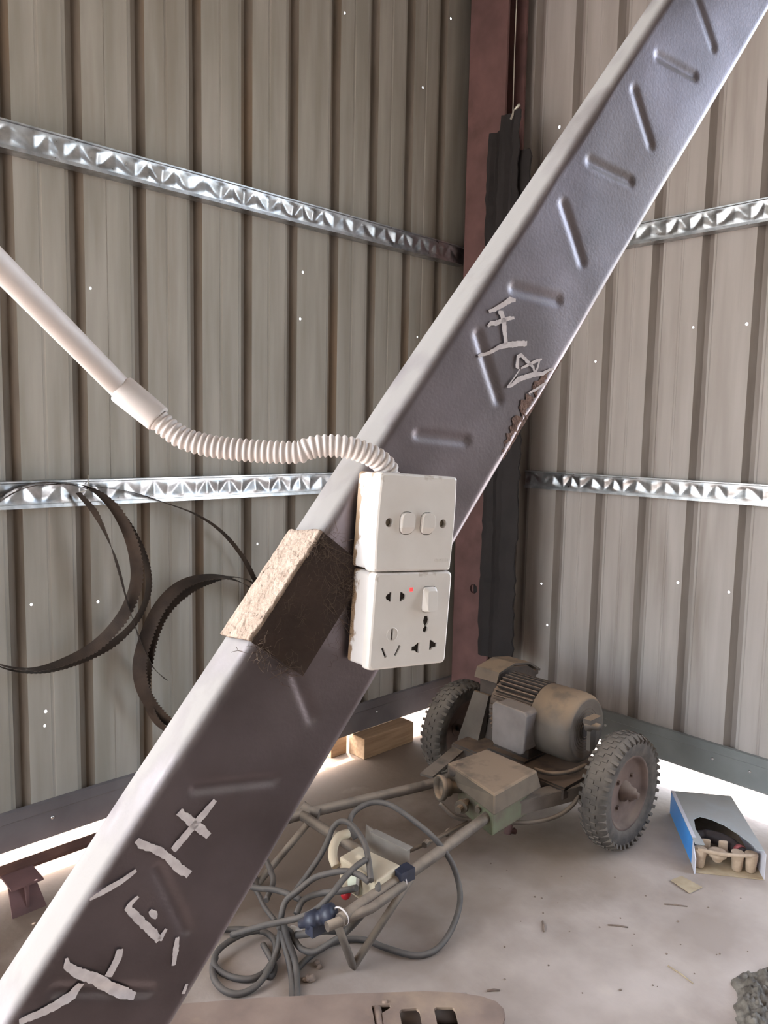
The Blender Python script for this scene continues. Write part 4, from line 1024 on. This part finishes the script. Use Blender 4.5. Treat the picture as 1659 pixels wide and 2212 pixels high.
# cables: one long grey lead lying in loops over the handles and the floor
cab = thing('power_cable', fl(620, 2060, 0), 'dusty grey power cable tangled over the cart handles and coiled on the floor', 'cable')
def cable(pts, r_=0.0082, name='cable_run'):
    mb = MB(); mb.sweep(smoothpath([fl(*p) for p in pts], 8), r_, n=10); return mb.build(name, M['cable'], cab)
fz = 0.010
cable([(768, 1812, .22), (756, 1785, .25), (760, 1762, .27), (778, 1744, .29), (808, 1733, .30), (845, 1740, .30), (895, 1774, .27), (940, 1813, .23), (975, 1862, .17), (991, 1911, .11), (993, 1953, .07), (978, 2002, .035), (954, 2040, .015), (925, 2060, fz), (888, 2063, fz), (832, 2047, fz), (790, 2031, fz), (744, 2030, fz), (700, 2045, fz), (665, 2070, fz), (640, 2095, fz)])
cable([(600, 2000, .11), (625, 2012, .09), (636, 2030, .07), (652, 2050, .055), (680, 2056, .055), (713, 2037, .075), (744, 2016, .10), (776, 1984, .14), (804, 1949, .18), (816, 1921, .215), (812, 1903, .225), (800, 1896, .22)])
cable([(470, 2010, fz + .01), (496, 2008, fz), (530, 2008, fz), (573, 2014, fz), (594, 2036, fz), (592, 2066, fz), (576, 2096, fz), (545, 2114, fz), (510, 2113, fz), (478, 2100, fz), (462, 2080, .02), (470, 2055, .028), (496, 2033, .03), (530, 2016, .03), (560, 2010, .03)])
cable([(466, 2068, .012), (459, 2090, .012), (464, 2117, .012), (485, 2140, fz), (517, 2147, fz), (552, 2131, .014), (580, 2096, .028), (597, 2058, .04), (604, 2023, .07), (608, 1977, .12), (618, 1946, .15), (643, 1925, .18), (678, 1897, .21), (713, 1886, .235), (748, 1882, .25), (776, 1890, .25), (797, 1905, .24)])
cable([(630, 1935, .10), (664, 1890, .15), (692, 1848, .19), (709, 1813, .22), (720, 1787, .25), (737, 1774, .27), (758, 1781, .28), (776, 1802, .275), (790, 1830, .265), (797, 1865, .255), (801, 1902, .245)])
cable([(500, 1902, .09), (552, 1918, .10), (587, 1921, .12), (620, 1930, .13), (650, 1944, .13)])
cable([(500, 2020, .04), (540, 2008, .07), (576, 1998, .10), (608, 1991, .13), (650, 1981, .16), (685, 1963, .19), (716, 1932, .22), (741, 1900, .245), (769, 1872, .262), (790, 1857, .265)])
cable([(612, 1990, .12), (616, 2010, .10), (624, 2035, .075), (636, 2072, .04), (641, 2107, .018), (641, 2140, fz), (640, 2175, fz)], 0.0085)
cable([(606, 2000, .10), (612, 2030, .07), (624, 2075, .035), (630, 2110, .014), (632, 2150, fz), (630, 2180, fz)], 0.0085)
cable([(575, 1945, .10), (590, 1905, .11), (584, 1880, .115), (572, 1850, .12)], 0.008)
cable([(595, 1990, .06), (572, 1960, .05), (560, 1935, .05), (545, 1910, .06)], 0.007)
cable([(640, 1975, .12), (655, 1945, .14), (690, 1930, .16), (735, 1925, .19), (770, 1918, .22)], 0.0085)
cable([(775, 1960, .12), (765, 1985, .11), (735, 2008, .10), (700, 2010, .11), (668, 2016, .10), (640, 2020, .08)], 0.0095)
cable([(568, 2040, fz), (592, 2085, fz), (585, 2110, fz), (575, 2098, .02), (602, 2060, .03)], 0.008)
q0, q1 = fl(662, 1992, .165), fl(722, 1972, .20)
d_ = (q1 - q0).normalized()
mb = MB(); mb.lathe(q0, d_, [(-.02, .010), (0, .014), (.004, .022), (.03, .024), (.034, .019), (.05, .019), (.054, .026), (.078, .026), (.084, .017), (.084, .0)], n=18, caps=False)
mb.box(q0 + d_ * .03 + Vector((0, 0, -.02)), (0.05, 0.03, 0.03)); mb.build('plug', M['navy'], cab)
mb = MB(); q2 = fl(628, 2008, .08); mb.lathe(q2, (fl(650, 2015, .08) - q2), [(0, .006), (.0, .0115), (.03, .012), (.03, .0)], n=14, caps=False); mb.build('cable_end', M['white'], cab)

# ------------------------------------------------------------------ rusty slotted housing at the lower edge of the picture
hz = 0.10
out = [fl(300, 2176, hz), fl(420, 2166, hz), fl(560, 2155, hz), (fl(760, 2146, hz)), fl(920, 2141, hz), fl(990, 2144, hz), fl(1040, 2152, hz), fl(1072, 2163, hz), fl(1087, 2178, hz), fl(1090, 2196, hz),
       fl(1080, 2228, hz), fl(1040, 2256, hz), fl(960, 2275, hz), fl(700, 2300, hz), fl(300, 2330, hz)]
hs = thing('slotted_housing', fl(700, 2230, 0), 'rust brown steel housing with rounded end and square slots at the lower edge', 'machine cover')
mb = MB(); mb.prism(out, (0, 0, -0.006)); top_ = mb.build('top_plate', M['rustcover'], hs)
cut = MB()
def pxpoly(pts, z, dz): 
    cut.prism([fl(x, y, z) for x, y in pts], (0, 0, dz))
pxpoly([(803, 2155), (842, 2152), (846, 2158), (826, 2170), (832, 2215), (814, 2216)], hz + .02, -.06)
pxpoly([(863, 2168), (868, 2162), (900, 2160), (907, 2166), (914, 2202), (870, 2203)], hz + .02, -.06)
pxpoly([(938, 2162), (943, 2158), (978, 2158), (984, 2164), (992, 2197), (946, 2199)], hz + .02, -.06)
boolean(top_, cut)
mb = MB(); n = len(out); vs = list(out) + [p - Vector((0, 0, hz)) for p in out]
vs = [p - Vector((0, 0, .003)) for p in out] + [Vector((p.x, p.y, 0.0)) for p in out]
mb.add(vs, [(i, (i + 1) % n, n + (i + 1) % n, n + i) for i in range(n)]); mb.build('side_skirt', M['rustcover'], hs, solid=0.004)
for (a, b) in (((862, 2196), (916, 2196)), ((938, 2182), (1000, 2176))):
    mb = MB(); p, q = fl(*a, hz - .045), fl(*b, hz - .045); mb.sweep([p - (q - p) * .15, q + (q - p) * .15], 0.030, n=20); mb.build('roller', mat('roller_steel', rgb(170, 152, 140), rgb(150, 132, 122), rough=0.6), hs)
mb = MB(); mb.sweep([fl(812, 2164, hz - .01), fl(822, 2225, hz - .01)], 0.010, n=14); mb.lathe(fl(826, 2168, hz - .004), (.7, -.6, .2), [(0, .006), (.012, .006)], n=8); mb.build('hinge_pin', M['rustcover'], hs)

# ------------------------------------------------------------------ carton with tray and tool
fdir = Vector((0.80, 0.60, 0)); rdir = Vector((0.60, -0.80, 0)); up = Vector((0, 0, 1))
c0 = fl(1501, 1886, 0) + Vector((0, 0, 0.001)); Wc, Lc, Hc = 0.212, 0.40, 0.086
def cpnt(x, y, z): return c0 + rdir * x + fdir * y + up * z
ctn = thing('carton', cpnt(Wc / 2, Lc / 2, 0), 'open carton with blue side and grey lid on the floor by the right wall', 'carton')
def cbox(x0, x1, y0, y1, z0_, z1_):
    mb = MB(); mb.hexa([cpnt(x, y, z) for z in (z0_, z1_) for x, y in ((x0, y0), (x1, y0), (x1, y1), (x0, y1))]); return mb
cbox(0, Wc, 0, Lc, 0, .002).build('bottom_panel', M['cardboard'], ctn)
cbox(0, .002, .05, Lc, .002, Hc).build('side_panel', M['card_blue'], ctn)
mb = MB(); mb.hexa([cpnt(-.004, -.008, .0), cpnt(.0, -.006, .0), cpnt(.002, .052, 0.002), cpnt(0, .052, 0.002), cpnt(-.004, -.008, .05), cpnt(.0, -.006, .05), cpnt(.002, .052, Hc), cpnt(0, .052, Hc)]); mb.build('side_flap', M['card_white'], ctn)
cbox(Wc - .002, Wc, 0, Lc, .002, Hc).build('side_panel', M['card_white'], ctn)
cbox(0, Wc, Lc - .002, Lc, .002, Hc).build('end_panel', M['card_out'], ctn)
lid = cbox(0.0, Wc, 0.02, Lc, Hc, Hc + .0025).build('lid_panel', M['card_out'], ctn)
cut = MB()
oval = [(0.030, .05), (0.024, .12), (0.034, .19), (0.060, .215), (0.095, .20), (0.130, .165), (0.160, .11), (0.185, .05), (0.19, .01), (0.03, .01)]
cut.prism([cpnt(x, y, Hc - .02) for x, y in oval], up * .05); boolean(lid, cut)
cbox(0.0, .012, .06, Lc, Hc + .0026, Hc + .0032).build('lid_edge_strip', M['card_white'], ctn)
tr = thing('pulp_tray', cpnt(Wc / 2, .1, .003), 'brown moulded pulp tray showing at the open end of the carton', 'tray')
mb = MB()
edge = [cpnt(.012 + (Wc - .03) * t, 0.028 - .016 * math.sin(math.pi * t), .066) for t in [i / 12 for i in range(13)]]
mb.sweep(edge, 0.0065, n=8); mb.build('rim', M['pulp'], tr)
for x in (0.022, 0.138, 0.180):
    mb = MB(); mb.lathe(cpnt(x, .038, .003), up, [(0, .012), (.004, .015), (.054, .020), (.062, .0205)], n=14); mb.build('foot', M['pulp'], tr)
mb = MB(); mb.lathe(cpnt(.078, .045, .022), up, [(0, .010), (.006, .016), (.016, .018), (.020, .028), (.034, .031), (.034, .025), (.030, .0)], n=20, caps=False); mb.build('cup', M['pulp'], tr)
for (x, y) in ((.050, .085), (.105, .085)):
    mb = MB(); mb.box(cpnt(x, y, .045), (.030, .012, .06), (rdir, fdir, up)); mb.build('divider', M['pulp'], tr, bevel=0.006, segs=3)
tl = thing('power_tool', cpnt(.1, .12, .03), 'dark power tool with faded red band lying inside the carton', 'power tool')
mb = MB(); mb.sweep(smoothpath([cpnt(.035, .16, .042), cpnt(.07, .165, .045), cpnt(.11, .145, .048), cpnt(.145, .105, .048), cpnt(.165, .06, .046)], 6), [.018] * 6 + [.021] * 6 + [.022] * 6 + [.019] * 7, n=14); mb.build('tool_body', M['tool'], tl)
mb = MB(); mb.sweep([cpnt(.152, .086, .0475), cpnt(.158, .073, .047)], .0215, n=14); mb.build('band', M['toolred'], tl)
mb = MB(); mb.sweep([cpnt(.04, .155, .03), cpnt(.036, .11, .028), cpnt(.05, .09, .026)], .014, n=12); mb.build('handle', M['tool'], tl)
mb = MB()
pp = [fl(1449, 1902, .004), fl(1472, 1893, .006), fl(1517, 1917, .004), fl(1490, 1930, .003)]
mb.prism([p for p in pp], (0, 0, .002)); single(mb, 'cardboard_scrap', M['cardboard'], pp[0], 'small torn scrap of brown cardboard on the floor before the carton', 'cardboard')

# ------------------------------------------------------------------ rubble and stones
def lump(c, r_, seed, squash=0.7, name='stone', n=2):
    bm = bmesh.new(); bmesh.ops.create_icosphere(bm, subdivisions=n, radius=r_)
    for v in bm.verts:
        k = 1 + 0.35 * noise.noise(v.co * (1.6 / r_) + Vector((seed, seed * 1.7, 0))); v.co *= k; v.co.z *= squash
    mb = MB(); mb.v = [v.co + Vector(c) for v in bm.verts]; mb.f = [[v.index for v in f.verts] for f in bm.faces]; mb.sm = [False] * len(mb.f); bm.free()
    return mb
rb0 = fl(1655, 2175, 0)
RC = Vector((1.99, 0.42, 0)); RRAD = 0.265
def rub(u, v):
    p = RC + Vector((u, v, 0))
    d_ = (p - RC).length; an_ = math.atan2(p.y - RC.y, p.x - RC.x)
    edge = RRAD * (1 + 0.16 * noise.noise(Vector((math.cos(an_) * 2.2, math.sin(an_) * 2.2, 4)))) + 0.022 * noise.noise(Vector((p.x * 24, p.y * 24, 0)))   # ragged rim
    k = max(0.0, min(1.0, (edge - d_) / 0.03))
    h = k * (0.020 + 0.020 * noise.noise(p * 28) + 0.022 * abs(noise.noise(p * 62)) + 0.010 * noise.noise(p * 140)) - 0.004 * (1 - k)
    return Vector((p.x, p.y, max(h, -0.004)))
mb = MB(); mb.grid(rub, frange(-.33, .33, .0042), frange(-.33, .33, .0042), smooth=True)
single(mb, 'rubble_mound', M['rubble'], rb0, 'crumbled grey concrete rubble at the lower right corner', 'rubble', kind='stuff')
for i, (x, y, r_) in enumerate(((671, 2113, .013), (658, 2116, .008), (685, 2080, .010), (690, 2088, .008), (663, 2118, .006))):
    single(lump(fl(x, y, r_ * .55), r_, i * 3.1), 'stone', M['pebble'], fl(x, y, 0), ['largest brown lump on the floor below the tangled cable', 'small brown lump touching the largest one below the cable', 'crumbly clod between the cable and the bent rest leg', 'lower clod of the pair beside the bent rest leg', 'tiny chip under the largest brown lump'][i], 'stone')
rnd = random.Random(5)
pebs = [(1173, 1972), (1213, 1893), (1328, 1895), (1205, 1950), (1170, 1940), (1155, 1937), (1340, 1983), (1295, 2003), (1370, 2018), (1365, 2042), (1090, 2045), (1090, 2115), (1410, 2128), (1420, 2131), (1500, 2103), (1340, 2138), (1258, 2145), (1555, 2060), (1615, 2055), (1185, 2085), (1060, 1865), (1095, 1880), (1080, 1920), (1548, 2062), (1125, 1990), (1230, 2012), (1440, 2060), (1470, 2040), (1530, 1960), (1465, 1990), (1395, 1935), (1560, 1925), (1600, 1940)]
for (x, y) in pebs:
    r_ = rnd.uniform(.0018, .0036)
    single(lump(fl(x, y, r_ * .4), r_, rnd.random() * 90, .6, n=1), 'pebble', M['pebble'], fl(x, y, 0), 'tiny dark crumb scattered on the bare dusty floor', 'pebble', 'crumbs on the floor')
for i, (a, b, r_, lab) in enumerate((((1435, 1953), (1485, 1958), .0022, 'thin dark twig on the floor in front of the carton'), ((1313, 1998), (1357, 2003), .0024, 'short dark stick lying crosswise in mid floor'),
                                 ((1172, 1990), (1175, 2012), .003, 'short dark stub of stick pointing at the camera'), ((1052, 2140), (1080, 2139), .003, 'brown sliver on the floor beyond the rusty housing'),
                                 ((1443, 2086), (1497, 2124), .0016, 'long pale straw on the floor near the rubble'))):
    mb = MB(); mb.sweep([fl(*a, r_ * .8), (fl(*a, r_ * .8) + fl(*b, r_ * .8)) / 2 + Vector((.003, 0, 0)), fl(*b, r_ * .8)], [r_, r_ * 1.2, r_ * .8], n=6)
    single(mb, 'twig', M['cardboard'] if i == 4 else M['pebble'], fl(*a), lab, 'twig')

for o in list(bpy.data.objects):
    if '_o' in o: del o['_o']
